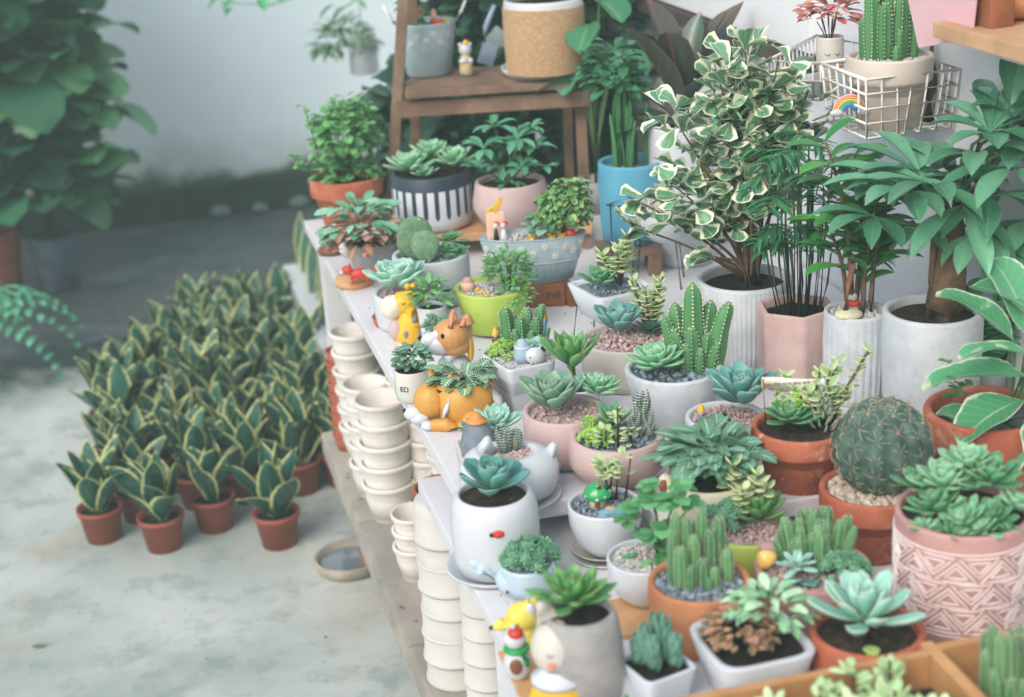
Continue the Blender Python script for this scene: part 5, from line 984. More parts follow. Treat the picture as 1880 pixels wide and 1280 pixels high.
# white bowl, teal echeveria, tiny figures
P = pot('teal_echeveria_bowl', 'white bowl with a large teal rosette and tiny figures behind the terracotta pot', 'potted plant', 1332, 762, 148, 76, ZA, 'cyl', WHT, 'gp', n=240, gs=4)
m = sub(P); rosette(m, (30, 6, P.zs + 30), 92, 24, 1.3, .4, W=.44, T=.08, sh='spoon', bend=.35, cup=.45, L0=.35); part(P, 'rosette', m, ECHT)
o = fon(P, 'gnome_figurine', 'small grey gnome with a yellow hat at the left of the teal rosette bowl', 'figurine', -46, -10); gnome(o, YEL, SLATE, SKIN, 1.1)
o = fon(P, 'mole_figurine', 'tiny black mole figurine on the gravel of the teal rosette bowl', 'figurine', -10, -14); fpart(o, 'body', BLACK, lambda m: (blob(m, (0, 0, 9), (16, 11, 10)), blob(m, (-12, -3, 12), (8, 7, 7)))); fpart(o, 'face', WHT, lambda m: blob(m, (-17, -5, 12), (4, 5, 6)))
# hexagon cream pot with grey bird
P = pot('cream_hexagon_pot', 'cream eight sided pot with pink gravel and a frosty rosette', 'potted plant', 898, 812, 128, 46, ZA, 'cyl', CREAM, 'gp', mod=poly(8, .2), seg=64, n=420, gs=4, sd_=.1)
m = sub(P); rosette(m, (14, 28, P.zs + 20), 62, 34, 1.3, .2, W=.38, T=.1, sh='petal', bend=.35); part(P, 'rosette', m, ECHP)
m = sub(P); rosette(m, (-34, 26, P.zs + 14), 34, 16, 1.2, .3, W=.36, T=.1, sh='petal', bend=.3); part(P, 'rosette', m, ECHT)
o = fon(P, 'bird_figurine', 'grey felted bird figurine with an orange hat in the cream pot', 'figurine', -20, -30); fpart(o, 'body', SLATE, lambda m: lathe(m, [(0, -4), (31, -4), (33, 12), (28, 36), (19, 56), (10, 64), (0, 66)], 28)); fpart(o, 'hat', M('orange_hat', (226, 150, 74), None, .5), lambda m: (lathe(m, [(0, 62), (19, 61), (20, 64), (12, 66), (10, 72), (6, 78), (0, 79)], 24)))
# cat planter
dish('saucer', 'white saucer under the cat planter', 945, 912, 176, 11, ZA, WHT)
o = fig('cat_planter', 'rounded white cat planter with two ears, pink gravel and zebra striped haworthia', 'planter', 937, 908, ZA + 4 / 1600); CT = o
def cat(m):
    lathe(m, [(0, 2), (66, 2), (84, 12), (92, 36), (91, 62), (78, 80), (60, 87), (46, 88), (44, 78), (0, 74)], 44, sy=.86)
fpart(o, 'body', WHT, cat)
fpart(o, 'ear', WHT, lambda m: tube(m, [(-44, -10, 66), (-40, -8, 96), (-34, -8, 122)], [34, 19, 4], 14)); fpart(o, 'ear', WHT, lambda m: tube(m, [(74, 4, 56), (80, 2, 80), (85, 0, 98)], [24, 15, 4], 14))
m = MB(o.k); 
for i in range(330): a = R_() * 6.3; q_ = sqrt(R_()) * 47; rock(m, (cos(a) * q_, sin(a) * q_ * .86, 78 + rr(0, 4)), 3.6)
m.build('gravel', GP, o.root); m = MB(o.k)
for (x, y, s_) in ((-6, 6, 1.0), (14, 16, .8)):
    for j in range(13): a = j * 2.4; leaf(m, (x + cos(a) * 4, y + sin(a) * 4, 80 + j * 1.5), a, 1.15, 46 * s_ * (1.1 - j * .03), 12, 'lance', T=4, bend=.45, cup=.2, n=7)
m.build('haworthia', ZEB, o.root)
# ladybird pot
PROF['lady'] = [(.95, 0), (1.1, .03), (1.17, .2), (1.2, .6), (1.16, .85), (1.08, .95), (1, .99)]
dish('saucer', 'glossy white saucer under the ladybird pot at the corner of the lower table', 907, 1046, 176, 15, ZB, WHT)
P = pot('ladybird_pot', 'rounded white pot with a red ladybird and a big teal rosette', 'potted plant', 905, 903, 138, 152, ZB + .005, 'lady', WHT, 'soil', wall=.05, sd_=.07)
m = sub(P); rosette(m, (0, 0, P.zs + 16), 86, 20, 1.25, .15, W=.5, T=.07, sh='spoon', bend=.55, cup=.4, L0=.42); part(P, 'rosette', m, ECHT)
a = -1.62; q_ = P.r * 1.2; xx, yy = 6, -sqrt(q_ ** 2 - 36)
m = sub(P); blob(m, (xx, yy, P.h * .7), (11, 4, 8)); part(P, 'ladybird', m, RED); m = sub(P); blob(m, (xx - 12, yy, P.h * .7 - 1), (4.4, 3.4, 4.6), seg=12); part(P, 'ladybird_head', m, BLACK)
# whale planter
o = fig('whale_planter', 'pale blue whale planter with a black eye and frosty sedum', 'planter', 972, 1090, ZB)
fpart(o, 'body', PALEB, lambda m: (blob(m, (-10, 0, 32), (52, 38, 33)), lathe(m, [(0, 10), (44, 10), (48, 30), (52, 60), (51, 66), (44, 66), (42, 58), (0, 56)], 36), tube(m, [(-40, 10, 30), (-76, 24, 44), (-92, 28, 46)], [22, 12, 8], 12), blob(m, (-94, 30, 50), (16, 7, 8), rot(0, 30, 0)), blob(m, (-88, 20, 42), (9, 12, 5))))
fpart(o, 'eye', BLACK, lambda m: blob(m, (-40, -29, 22), 2.8, seg=10)); m = MB(o.k)
for i in range(70): a = R_() * 6.3; q_ = sqrt(R_()) * 42; rock(m, (cos(a) * q_, sin(a) * q_, 59 + rr(0, 3)), 4)
m.build('gravel', GB, o.root)
m = MB(o.k); clump(m, (6, 4, 58), 46, 40, 54, 17, k=14, fl=.4); m.build('sedum', SEDB, o.root)
# mushroom house bowl
dish('saucer', 'cream saucer stacked on top under the mushroom house bowl', 1108, 1008, 120, 9, ZB + .0065, CREAM); dish('saucer', 'white saucer at the very bottom under the mushroom house bowl', 1112, 1018, 132, 9, ZB, WHT)
P = pot('mushroom_house_bowl', 'white bowl with blue gravel, a green mushroom house and jade stems', 'potted plant', 1110, 922, 138, 98, ZB + .0125, 'bowl', WHT, 'gb', n=380, gs=4.5, wall=.05)
mush(P, 'green capped mushroom house with a brown door in the front white bowl', -12, 2, 1.0, True)
o = fon(P, 'creature_figurine', 'pale blue crouching creature figurine with an orange back beside the mushroom house', 'figurine', 10, -40)
fpart(o, 'body', TEALP, lambda m: (blob(m, (0, 0, 9), (26, 10, 9)), blob(m, (26, 0, 14), (15, 12, 13)), blob(m, (-14, -6, 4), (14, 5, 4)), blob(m, (10, -8, 4), (12, 5, 4))), remesh=1.3, sm=3); fpart(o, 'back', M('orange_back', (206, 160, 104), None, .5), lambda m: blob(m, (-2, 2, 16), (11, 7, 4)))
m = sub(P); ms = sub(P)
for k in range(5):
    x, y = rr(0, 40), rr(8, 40); H = rr(60, 100); tube(ms, [(x, y, P.zs), (x + rr(-8, 14), y, P.zs + H)], [4, 2.6], 6)
    for j in range(9): a = R_() * 6.3; leaf(m, (x + cos(a) * 7, y + sin(a) * 5, P.zs + H * rr(.6, 1.1)), a, rr(0, .8), 18, 13, 'round', T=3, n=4)
part(P, 'jade', m, JADE); part(P, 'stem', ms, STEM)
# mint bowl on a wooden board
q = fig('wooden_board', 'flat brown wooden board under the white gravel bowl', 'board', 1196, 1130, ZB); m = MB(q.k); box(m, (0, 0, 5), (150, 130, 10), YAW * -1, 1.5); m.build('board', WOODL, q.root, smooth=False)
P = pot('round_leaf_bowl', 'white bowl of white gravel with tall round green leaves', 'potted plant', 1184, 1020, 142, 92, ZB + 10.5 * q.k, 'bowl', WHT, 'gw', n=420, gs=4, wall=.05)
m = sub(P); ms = sub(P)
for (x, y, z, R) in ((-20, 10, 110, 36), (20, 0, 120, 36), (56, -6, 120, 36), (90, 0, 110, 26), (0, -20, 62, 32), (40, -20, 70, 36), (66, 6, 60, 32), (20, 20, 36, 34), (50, 0, 20, 32), (-34, 0, 84, 26), (70, -10, 150, 30), (10, 10, 150, 24), (84, 10, 30, 28), (30, -24, 8, 26)):
    tube(ms, [(30, 4, P.zs), (30 + (x - 30) * .4, y * .5, P.zs + z * .6), (x, y, P.zs + z)], 2, 5)
    for k in range(6): leaf(m, (x + rr(-4, 4), y, P.zs + z + rr(-4, 4)), k * 1.05 + rr(-.2, .2), rr(-.1, .5), R * rr(.8, 1.1), R * .95, 'round', bend=-.6, cup=.12, n=6, wave=.6)
part(P, 'leaves', m, MINTL); part(P, 'stem', ms, STEMG)
m = sub(P); leaf(m, (-16, -34, P.zs + 5), .5, .15, 34, 16, 'oval', T=4, bend=.1); leaf(m, (-44, 2, P.zs + 6), .1, .15, 34, 16, 'oval', T=4, bend=.1); part(P, 'fallen_leaves', m, SEDG)
# tan pot with cactus columns
P = pot('tan_cactus_pot', 'tan clay pot with a clump of slim cactus columns in blue grey stones', 'potted plant', 1284, 1062, 190, 124, ZB, 'cyl', TERRA_TAN, 'gb', n=320, gs=9, sd_=.1)
m = sub(P)
for (x, y, H, r) in ((-10, -6, 110, 13), (-36, -22, 96, 13), (8, 14, 150, 12), (22, -4, 118, 13), (38, 6, 138, 13), (-22, 8, 138, 12), (-40, 10, 150, 11), (50, -8, 80, 12), (4, -26, 70, 13), (24, -26, 52, 11), (-20, -30, 60, 10), (34, 22, 120, 11), (-4, 26, 120, 11), (46, 18, 96, 11), (-48, -6, 120, 11), (14, -36, 36, 8)): column(m, (x, y, P.zs - 2), H, r, 7, depth=.16, step=5, dot=.1, taper=.12)
part(P, 'cactus', m, [CACF, SPINE])
# beige pot with veined leaves
P = pot('veined_leaf_pot', 'beige pot overflowing with silvery veined fittonia', 'potted plant', 1302, 872, 166, 66, ZA, 'cyl', M('beige_clay', (214, 208, 184), (204, 198, 172), .6, 10, .25, 300), 'dark', sd_=.12)
m = sub(P); bush(m, (0, 6, P.zs + 46), 74, 46, 170, 50, 30, 'oval', inner=.04, droop=-.9, fold=.12); part(P, 'foliage', m, FITD); m = sub(P); stems(m, (0, 6, P.zs), 60, 60, 18, 1.8); part(P, 'stem', m, STEMG)
m = sub(P); blob(m, (-80, -8, P.h - 8), (16, 14, 20)); part(P, 'handle', m, P.pot.data.materials[0]); m = sub(P); blob(m, (-86, -19, P.h - 8), (9, 4, 13)); part(P, 'handle_hollow', m, BRN)
# terracotta with sign
P = pot('terracotta_garden', 'big terracotta pot with a green rosette, white spiked plant and paper flag', 'potted plant', 1470, 778, 178, 118, ZA, 'terra', TERRA, 'soil', sd_=.1, x1=-2); TG_ = P
m = sub(P); rosette(m, (-22, -8, P.zs + 22), 56, 40, 1.35, .05, W=.42, T=.09, sh='spoon', bend=.35); part(P, 'rosette', m, ECHD)
m = sub(P)
for i in range(46):
    a = i * 2.4; z = i * 1.9; leaf(m, (38 + cos(a) * (15 - i * .28), -10 + sin(a) * (15 - i * .28), P.zs + z), a, .75 + i * .01, 24 - i * .25, 6, 'lance', T=3, bend=.6, n=4)
part(P, 'spiked_haworthia', m, LM('white_dotted_leaf', (88, 132, 92), (66, 108, 74), stripes=((226, 232, 222), 7, .1), rough=.5))
m = sub(P); blob(m, (38, -10, P.zs + 96), (6, 6, 9), seg=12); part(P, 'white_tip', m, WHT)
m = sub(P); ms = sub(P); jade(ms, m, (40, 30, P.zs), 100, 9, 70, 26, r=3, tiers=7); tube(ms, [(60, 20, P.zs), (90, 24, P.zs + 70), (128, 24, P.zs + 140)], [4, 3, 2.4], 6)
for j in range(10): t = (j + 1) / 10; [leaf(m, (60 + 68 * t, 22, P.zs + 140 * t), j * 1.6 + s, rr(0, .6), 20, 13, 'round', T=3, n=4) for s in (0, pi)]
part(P, 'elephant_bush', m, JADE); part(P, 'stem', ms, STEM)
m = sub(P); clump(m, (10, 40, P.zs + 40), 50, 30, 40, 11, k=8); part(P, 'lime_sedum', m, SEDL)
o = fon(P, 'paper_flag', 'paper banner on a stick with handwriting, planted in the big terracotta pot', 'sign', -58, 36)
fpart(o, 'stick', WOODL, lambda m: tube(m, [(0, 0, 0), (-6, 0, 92)], 2.6, 8)); m = MB(o.k); vs = []; N_ = 16
for i in range(N_ + 1):
    x = -8 + i * 100 / N_; y = 3 * sin(i * .4); z0 = 74 - i * .6
    vs += [(x, y - .5, z0), (x, y - .5, z0 + 21), (x, y + .5, z0), (x, y + .5, z0 + 21)]
fs = []
for i in range(N_): b = 4 * i; fs += [(b, b + 4, b + 5, b + 1), (b + 2, b + 3, b + 7, b + 6), (b + 1, b + 5, b + 7, b + 3), (b, b + 2, b + 6, b + 4)]
m.add(vs, fs); m.build('banner', M('paper_white', (228, 226, 214), (220, 218, 206), .8, 20, .3), o.root)
text(o.root, 'Just the way you are', 10.4 * o.k, (38 * o.k, -4.2 * o.k, 81.5 * o.k), pi / 2, 0, BRN, name='handwriting'); fpart(o, 'heart', RED, lambda m: (blob(m, (86, -3, 81), (2, 1, 2.2), seg=8, rings=6), blob(m, (89, -3, 81), (2, 1, 2.2), seg=8, rings=6), blob(m, (87.5, -3, 79), (1.8, 1, 2.4), seg=8, rings=6)))
# ball cactus
P = pot('ball_cactus', 'terracotta pot with a huge dark globe cactus in cream pebbles', 'potted plant', 1602, 890, 190, 134, ZB, 'terra', TERRA, 'gc', n=420, gs=9, sd_=.1)
m = sub(P); Rb = 88; NR = 13; vs, fs = [], []; seg = NR * 6; nr = 40; bc = Vector((18, 8, P.zs + 86))
def bcr(a, t): rib = abs(cos(NR * a / 2)) ** .8; tub = .5 + .5 * cos(t * 2 * pi * 7 + (int(a * NR / 2 / pi + .5) % 2) * pi); return Rb * (1 - .13 * (1 - rib)) * (1 + .035 * tub * rib)
for i in range(nr + 1):
    t = i / nr; ph = pi * (.04 + .96 * t) if t > 0 else .03; z = cos(ph); q_ = sin(ph)
    for j in range(seg): a = 2 * pi * j / seg; r_ = bcr(a, t); vs.append(bc + Vector((cos(a) * q_ * r_, sin(a) * q_ * r_, z * Rb * 1.06 - (10 * max(0, 1 - q_ * 2.2) if t < .3 else 0))))
for i in range(nr):
    for j in range(seg): k = (j + 1) % seg; fs.append((i * seg + j, (i + 1) * seg + j, (i + 1) * seg + k, i * seg + k))
fs.append(tuple(range(seg)))
m.add(vs, fs, None, .5); part(P, 'globe', m, M('globe_green', (90, 116, 102), (56, 84, 74), .65, 60, .6, 300, .35))
m = sub(P); ma = sub(P)
for j in range(NR):
    a = 2 * pi * j / NR
    for i in range(8):
        t = (i + (.5 if j % 2 else 0) + .12) / 8.2
        if t > .82: continue
        ph = pi * (.04 + .96 * t); r_ = bcr(a, t) + 1; c = bc + Vector((cos(a) * sin(ph) * r_, sin(a) * sin(ph) * r_, cos(ph) * r_ * 1.01 - (8 if t < .1 else 0))); nrm = (c - bc).normalized(); x_, y_ = frame(nrm)
        rock(ma, c, 3 if t < .3 else 1.8, j=.1)
        for s in range(5):
            b = s * 2 * pi / 7 + .4; d = x_ * cos(b) + y_ * sin(b); L_ = rr(14, 25); tube(m, [c, c + d * L_ * .5 + nrm * 5, c + d * L_ + nrm * 1.5], [.8, .6, .25], 4)
part(P, 'spines', m, M('horn_spines', (206, 198, 172), (180, 164, 138), .6, 60, 0)); part(P, 'areoles', ma, M('areole_tan', (196, 166, 132), (176, 146, 112), .9, 60, 0))
# lime pot behind the tan pot
P = pot('lime_garden_pot', 'lime green pot with pink gravel, sedums and a pointed green rosette', 'potted plant', 1372, 968, 158, 96, ZB, 'cyl', LIME, 'gp', n=320, gs=5)
m = sub(P); clump(m, (-44, 6, P.zs + 12), 34, 40, 44, 15, k=14, fl=.35); part(P, 'blue_sedum', m, SEDB); m = sub(P); rosette(m, (26, 8, P.zs + 24), 72, 24, 1.2, .35, W=.36, T=.09, sh='petal', bend=.4, L0=.5); part(P, 'rosette', m, ECHGR)
m = sub(P); ms = sub(P); jade(ms, m, (0, 40, P.zs), 120, 9, 60, 26, r=3, tiers=7); part(P, 'elephant_bush', m, JADE); part(P, 'stem', ms, STEM)
# pink bowl with cactus clump
P = pot('pink_bowl_garden', 'pinkish clay bowl with a dense cactus clump and a pale blue rosette', 'potted plant', 1492, 1036, 214, 96, ZB, 'cyl', PINKM, 'gp', n=300, gs=5, sd_=.12)
m = sub(P)
for i in range(46):
    a = R_() * 6.3; q_ = sqrt(R_()); x, y = 8 + cos(a) * q_ * 62, 30 + sin(a) * q_ * 30; column(m, (x, y, P.zs - 2), rr(50, 130) * (1.15 - .5 * q_), rr(10, 14), 6, lx=cos(a) * q_ * 14, depth=.18, step=6, dot=.1, taper=.2)
part(P, 'cactus', m, [CACF, SPINE])
m = sub(P); rosette(m, (-34, -34, P.zs + 26), 46, 18, 1.1, .1, W=.34, T=.1, sh='finger', bend=-.1, L0=.5); part(P, 'pale_rosette', m, ECHP); m = sub(P); clump(m, (52, -30, P.zs + 4), 42, 34, 60, 14, k=12, fl=.4); part(P, 'sedum', m, SEDB)
m = sub(P); leaf(m, (-38, -44, P.zs + 6), 4.3, .6, 40, 34, 'round', T=8, bend=-.4); leaf(m, (-24, -44, P.zs + 4), 5.0, .4, 40, 36, 'round', T=8, bend=-.4); part(P, 'lower_leaves', m, ECHT)
o = fon(P, 'yellow_stone', 'glossy yellow cone shaped stone on the left rim of the pinkish bowl', 'ornament', -86, 6, P.h - 2); fpart(o, 'stone', M('yellow_stone', (236, 200, 110), (226, 186, 90), .3, 8, 0, coat=.4), lambda m: blob(m, (0, 0, 17), (20, 16, 18), rot(0, -35, 0), taper=.35))
o = fon(P, 'pink_stone', 'smooth pink stone behind the yellow stone on the pinkish bowl', 'ornament', -66, 48, P.h - 12); fpart(o, 'stone', PINKM, lambda m: blob(m, (0, 0, 20), (27, 18, 16), rot(0, 25, 0)))
# patterned pink pot
P = pot('patterned_pink_pot', 'large pink pot with white triangle relief, full of blue green rosettes', 'potted plant', 1768, 932, 244, 236, ZB, 'cyl', PINKM, 'soil', sd_=.06, wall=.05)
m = sub(P)
def onp(a, z): r_ = P.r * (.97 + .03 * min(1, max(0, (z / P.h - .2) / .4))) + .6; return (cos(a) * r_, sin(a) * r_, z)
da = .66; zr0, rh = P.h * .16, P.h * .225
for row in range(3):
    z0 = zr0 + row * rh
    for j in range(-1, 20):
        a0 = -pi - .3 + j * da * .5 + row * .1; up = j % 2 == 0; w_ = da * .5
        for s in (.92, .5):
            zc = z0 + rh * (.36 if up else .6); pts = []
            tri = [(-1, -.42), (1, -.42), (0, .5)] if up else [(-1, .42), (1, .42), (0, -.5)]
            for q0, q1 in zip(tri, tri[1:] + tri[:1]):
                for g in range(4): t = g / 4; pts.append(onp(a0 + (q0[0] * (1 - t) + q1[0] * t) * w_ * s, zc + (q0[1] * (1 - t) + q1[1] * t) * rh * .86 * s))
            pts.append(pts[0]); tube(m, pts, 1.9, 5, cap=False)
for z in (zr0 - 6, zr0 + 3 * rh + 4): tube(m, [onp(2 * pi * j / 80, z) for j in range(81)], 1.6, 5, cap=False)
part(P, 'triangle_relief', m, M('relief_white', (236, 226, 222), (230, 218, 214), .8, 40, .3))
for (x, y, z, R, tx, mt) in ((-60, -30, 26, 66, 16, ECHD), (-16, -62, 14, 58, 24, ECHL), (34, -58, 14, 52, 20, ECHD), (-30, 20, 50, 70, 0, ECHL), (50, 10, 56, 76, 0, ECHD), (90, -40, 24, 56, 14, ECHL), (-84, -58, 4, 40, 30, ECHL), (-46, -86, 6, 40, 36, ECHD), (10, -84, 8, 38, 30, ECHL), (56, -84, 0, 34, 30, ECHD), (-70, 40, 40, 56, 0, ECHD), (20, 50, 70, 66, 0, ECHL)):
    m = sub(P); rosette(m, (x, y, P.zs + z), R, 30, 1.35, .1, W=.42, T=.09, sh='spoon', bend=.4, tx=tx); part(P, 'rosette', m, mt)
m = sub(P); leaf(m, (20, -84, P.zs + 4), 5.0, .3, 50, 22, 'finger', T=9); leaf(m, (92, -70, P.zs + 6), 5.4, .5, 44, 22, 'finger', T=9); part(P, 'fallen_leaves', m, ECHL)
# front terracotta echeveria
P = pot('front_echeveria', 'terracotta pot with a large frosty pale rosette in the front row', 'potted plant', 1592, 1152, 212, 112, ZB, 'cyl', TERRA, 'soil', sd_=.16)
m = sub(P); rosette(m, (-4, 0, P.zs + 34), 118, 24, 1.3, .12, W=.36, T=.1, sh='spoon', bend=.5, cup=.4, L0=.4); part(P, 'rosette', m, ECHP); m = sub(P); leaf(m, (-6, -40, P.zs + 6), 4.7, .1, 44, 32, 'oval', T=7); part(P, 'yellowing_leaf', m, LM('yellow_green_leaf', (190, 200, 120), (170, 186, 96), rough=.5))
m = sub(P); tube(m, [(0, 0, P.zs), (-4, 0, P.zs + 34)], 12, 10); part(P, 'stem', m, STEM)
# white square front pot
P = pot('square_fittonia_pot', 'rounded square white pot with small pink and cream leaves in the front row', 'potted plant', 1380, 1170, 196, 104, ZB, 'tap', WHT, 'dark', mod=sq(5, pi / 4 + .52), seg=72, sd_=.1, wall=.08)
m = sub(P); bush(m, (-20, -10, P.zs + 34), 62, 40, 190, 24, 15, 'oval', droop=-.9, wave=1); part(P, 'pink_leaves', m, LM('small_pink_leaf', (190, 122, 104), (140, 96, 74), edge=(136, 140, 90), e0=.55, e1=.95, rough=.5))
m = sub(P); bush(m, (36, 20, P.zs + 58), 58, 40, 80, 42, 17, 'oval', droop=-.9, fold=.3, wave=1.5); part(P, 'cream_leaves', m, LM('pale_cream_leaf', (186, 206, 170), (130, 172, 130), rough=.5)); m = sub(P); stems(m, (0, 6, P.zs), 60, 60, 22, 1.6); part(P, 'stem', m, STEM)
# girl shaped planter
KG = 1.1
o = fig('girl_planter', 'planter shaped like a girl with long grey hair and a spotted yellow dress', 'planter', 1058, 1296, ZB); o.k *= KG; GP_ = o
fpart(o, 'hair', GREY, lambda m: lathe(m, [(0, 2), (50, 2), (64, 22), (72, 70), (70, 120), (64, 164), (58, 180), (52, 180), (50, 168), (0, 164)], 44, sx=1, sy=.9) or setattr(m, 'v', [(x + 12 * m.k, y, z) for x, y, z in m.v]))
fpart(o, 'face', SKIN, lambda m: (blob(m, (-30, -20, 128), (41, 38, 47)),)); fpart(o, 'hair_fringe', SKIN, lambda m: tube(m, [(-40, -6, 170), (-46, 4, 188), (-52, 10, 196)], [22, 14, 7], 12))
fpart(o, 'dress', YEL, lambda m: lathe(m, [(0, 0), (54, 0), (50, 40), (40, 76), (30, 90), (0, 94)], 36, sx=1, sy=.9) or setattr(m, 'v', [(x - 28 * m.k, y - 34 * m.k, z) for x, y, z in m.v]))
fpart(o, 'collar', WHT, lambda m: lathe(m, [(20, 96), (44, 82), (43, 72), (36, 76), (20, 90)], 30, sx=1, sy=.9) or setattr(m, 'v', [(x - 29 * m.k, y - 34 * m.k, z) for x, y, z in m.v]))
fpart(o, 'cheek', M('cheek_red', (224, 140, 120), None, .5), lambda m: blob(m, (-38, -57, 114), (8, 3, 6.5), rot(0, 30, 0))); fpart(o, 'closed_eye', BLACK, lambda m: tube(m, [(-46, -54.5, 134), (-41, -57.2, 131), (-34, -58, 133)], .9, 5))
fpart(o, 'dots', WHT, lambda m: [blob(m, (-28 + cos(a) * r_, -34 + sin(a) * r_ * .9, z), 4.6, seg=10, rings=8) for a, r_, z in ((4.3, 45, 56), (4.9, 45, 58), (4.1, 49, 28), (4.7, 51, 24), (5.3, 50, 34), (3.7, 48, 44))])
fpart(o, 'soil', SOILD, lambda m: lathe(m, [(0, 170), (52, 170)], 30, sy=.9) or setattr(m, 'v', [(x + 12 * m.k, y, z) for x, y, z in m.v]))
m = MB(o.k); rosette(m, (4, 0, 196), 76, 34, 1.25, .0, W=.38, T=.09, sh='petal', bend=.5, cup=.35, L0=.5); m.build('rosette', ECHGR, o.root)
# fox head figurine, snowman figurine on a pale board
q = fig('pale_board', 'pale wooden board along the edge of the lower table under the figurines', 'board', 968, 1250, ZB); q.root.rotation_euler = (0, 0, 0); m = MB(q.k); box(m, (14, -60, 4), (84, 330, 8), 0, 1.5); m.build('board', WOODL, q.root, smooth=False); zb2 = ZB + 8.4 * q.k
o = fig('fox_figurine', 'pale yellow fox figurine with a pointed black tipped nose', 'figurine', 968, 1190, zb2)
fpart(o, 'head', YELP, lambda m: (blob(m, (-4, 0, 68), (31, 27, 28)), tube(m, [(-20, -2, 66), (-42, -6, 56), (-60, -8, 52)], [24, 14, 4.5], 14), tube(m, [(4, -6, 88), (6, -6, 112)], [12, 2.5], 10), tube(m, [(16, 12, 84), (22, 14, 108)], [12, 2.5], 10), lathe(m, [(0, 0), (22, 0), (24, 20), (18, 46), (0, 56)], 24)), remesh=1.7, sm=4)
fpart(o, 'nose', BLACK, lambda m: blob(m, (-63, -8.5, 52), (4.5, 4.5, 4.5), seg=12)); fpart(o, 'eye', BLACK, lambda m: blob(m, (-15, -24.5, 64), 2.2, seg=8)); fpart(o, 'cheek_patch', WHT, lambda m: (blob(m, (10, -14, 88), (9, 7, 13)),))
o = fig('snowman_figurine', 'white snowman figurine with a red hat, green scarf and brown belly patch', 'figurine', 952, 1246, zb2)
fpart(o, 'body', WHT, lambda m: (blob(m, (0, 0, 34), (26, 23, 36)), blob(m, (-2, 0, 84), (21, 19, 20))), remesh=1.6, sm=4); fpart(o, 'belly', BRN, lambda m: blob(m, (-2, -18, 36), (13, 7, 17))); fpart(o, 'hat', RED, lambda m: (blob(m, (0, -4, 98), (15, 15, 12)), )); fpart(o, 'bobble', WHT, lambda m: blob(m, (-4, -6, 113), 5, seg=12))
fpart(o, 'scarf', GRN, lambda m: (tube(m, [(cos(j * pi / 10) * 19, sin(j * pi / 10) * 17, 65) for j in range(21)], 6, 8), tube(m, [(8, -18, 64), (16, -20, 50), (18, -18, 38)], [6, 6, 5], 8)))
# haworthia in the cloud planter
P = pot('haworthia_planter', 'pale grey blue block pot with dense teal haworthia spires', 'potted plant', 1206, 1216, 112, 86, ZB, 'tap', M('pale_grey_block', (204, 214, 220), (196, 206, 212), .5, 10, .2), 'dark', mod=sq(8, pi / 4 + .3), seg=64)
m = sub(P)
for (x, y, H) in ((-20, 0, 92), (14, 6, 108), (32, -10, 76), (-6, -18, 80), (0, 20, 100), (-34, 10, 66)):
    for j in range(16): a = j * 2.4; leaf(m, (x + cos(a) * 4, y + sin(a) * 4, P.zs + j * H * .04), a, 1.15 + rr(-.1, .1), H * .5, 20, 'lance', T=6, bend=.7, cup=.2, n=7)
part(P, 'haworthia', m, HAW)
o = fig('cloud_plaque', 'white cloud shaped card with tiny green cactus prints before the teal haworthia', 'plaque', 1158, 1290, ZB)
fpart(o, 'cloud', WHT, lambda m: (blob(m, (-8, 0, 38), (46, 12, 38)), blob(m, (26, 2, 30), (26, 11, 30)), blob(m, (-26, 0, 20), (22, 10, 22))), remesh=1.8, sm=4); fpart(o, 'cactus_prints', GRN, lambda m: [blob(m, (x, -11 - (2 if abs(x) < 20 else 0), z), (3.2, 1.6, 6), seg=8) for x, z in ((4, 56), (-20, 44), (14, 24), (-8, 20), (-34, 30), (10, 36))])
# wooden tray at the front
zt2 = ZB + .075; A_, B_, C_, D_ = at(1190, 1290, zt2), at(1700, 1192, zt2), at(1725, 1186, zt2), at(1900, 1330, zt2)
ang = atan2(B_.y - A_.y, B_.x - A_.x); r = thing('wooden_tray', 'golden brown divided wooden tray at the bottom of the table full of pale succulents', 'tray', (B_.x, B_.y, ZB), ang)
k = 1; Lx = (B_ - A_).length
def tb(nm, x0, x1, y0, y1, z0=.0, z1=.075): m = MB(); box(m, ((x0 + x1) / 2, (y0 + y1) / 2, (z0 + z1) / 2), (x1 - x0, y1 - y0, z1 - z0), 0, .0012); m.build(nm, WOODT, r, smooth=False)
tb('back_board', -Lx - .02, -.0002, -.009, .0); tb('divider', 0, .012, -.32, .012); tb('back_board', .0123, .2, -.003, .006); tb('base', -Lx, .2, -.31, -.0095, .001, .006); tb('front_board', -Lx - .02, .2, -.33, -.3204); tb('side_board', -Lx - .03, -Lx - .0203, -.33, 0)
m = MB(); ms = MB(); 
for i in range(46):
    x = rr(-.2, -.015); y = rr(-.15, -.03); z0 = .058; H = rr(.012, .036); tube(ms, [(x, y, .01), (x, y, z0 + H)], .0015, 5)
    for j in range(11): a = R_() * 6.3; leaf(m, (x + cos(a) * .003, y + sin(a) * .003, z0 + H * rr(.2, 1)), a, rr(.1, 1.1), rr(.012, .019), .009, 'round', T=.003, n=4)
m.build('pale_succulents', CREAMP, r); ms.build('stem', STEM, r)
m = MB(); box(m, (-.15, -.16, .028), (.29, .28, .04)); m.build('soil', SOIL, r, smooth=False)
# right front cactus
P = pot('corner_cactus', 'dense spiny green cactus clump in a dark pot at the bottom right corner', 'potted plant', 1856, 1290, 150, 60, ZB + .007, 'tap', SLATE, 'soil')
m = sub(P)
for i in range(34):
    a = R_() * 6.3; q_ = sqrt(R_()); column(m, (cos(a) * q_ * 66, sin(a) * q_ * 48, P.zs - 2), rr(80, 190) * (1.1 - .35 * q_), rr(13, 18), 6, lx=cos(a) * 10, depth=.2, step=7, dot=.1, taper=.35)
part(P, 'cactus', m, [CACF, SPINE])
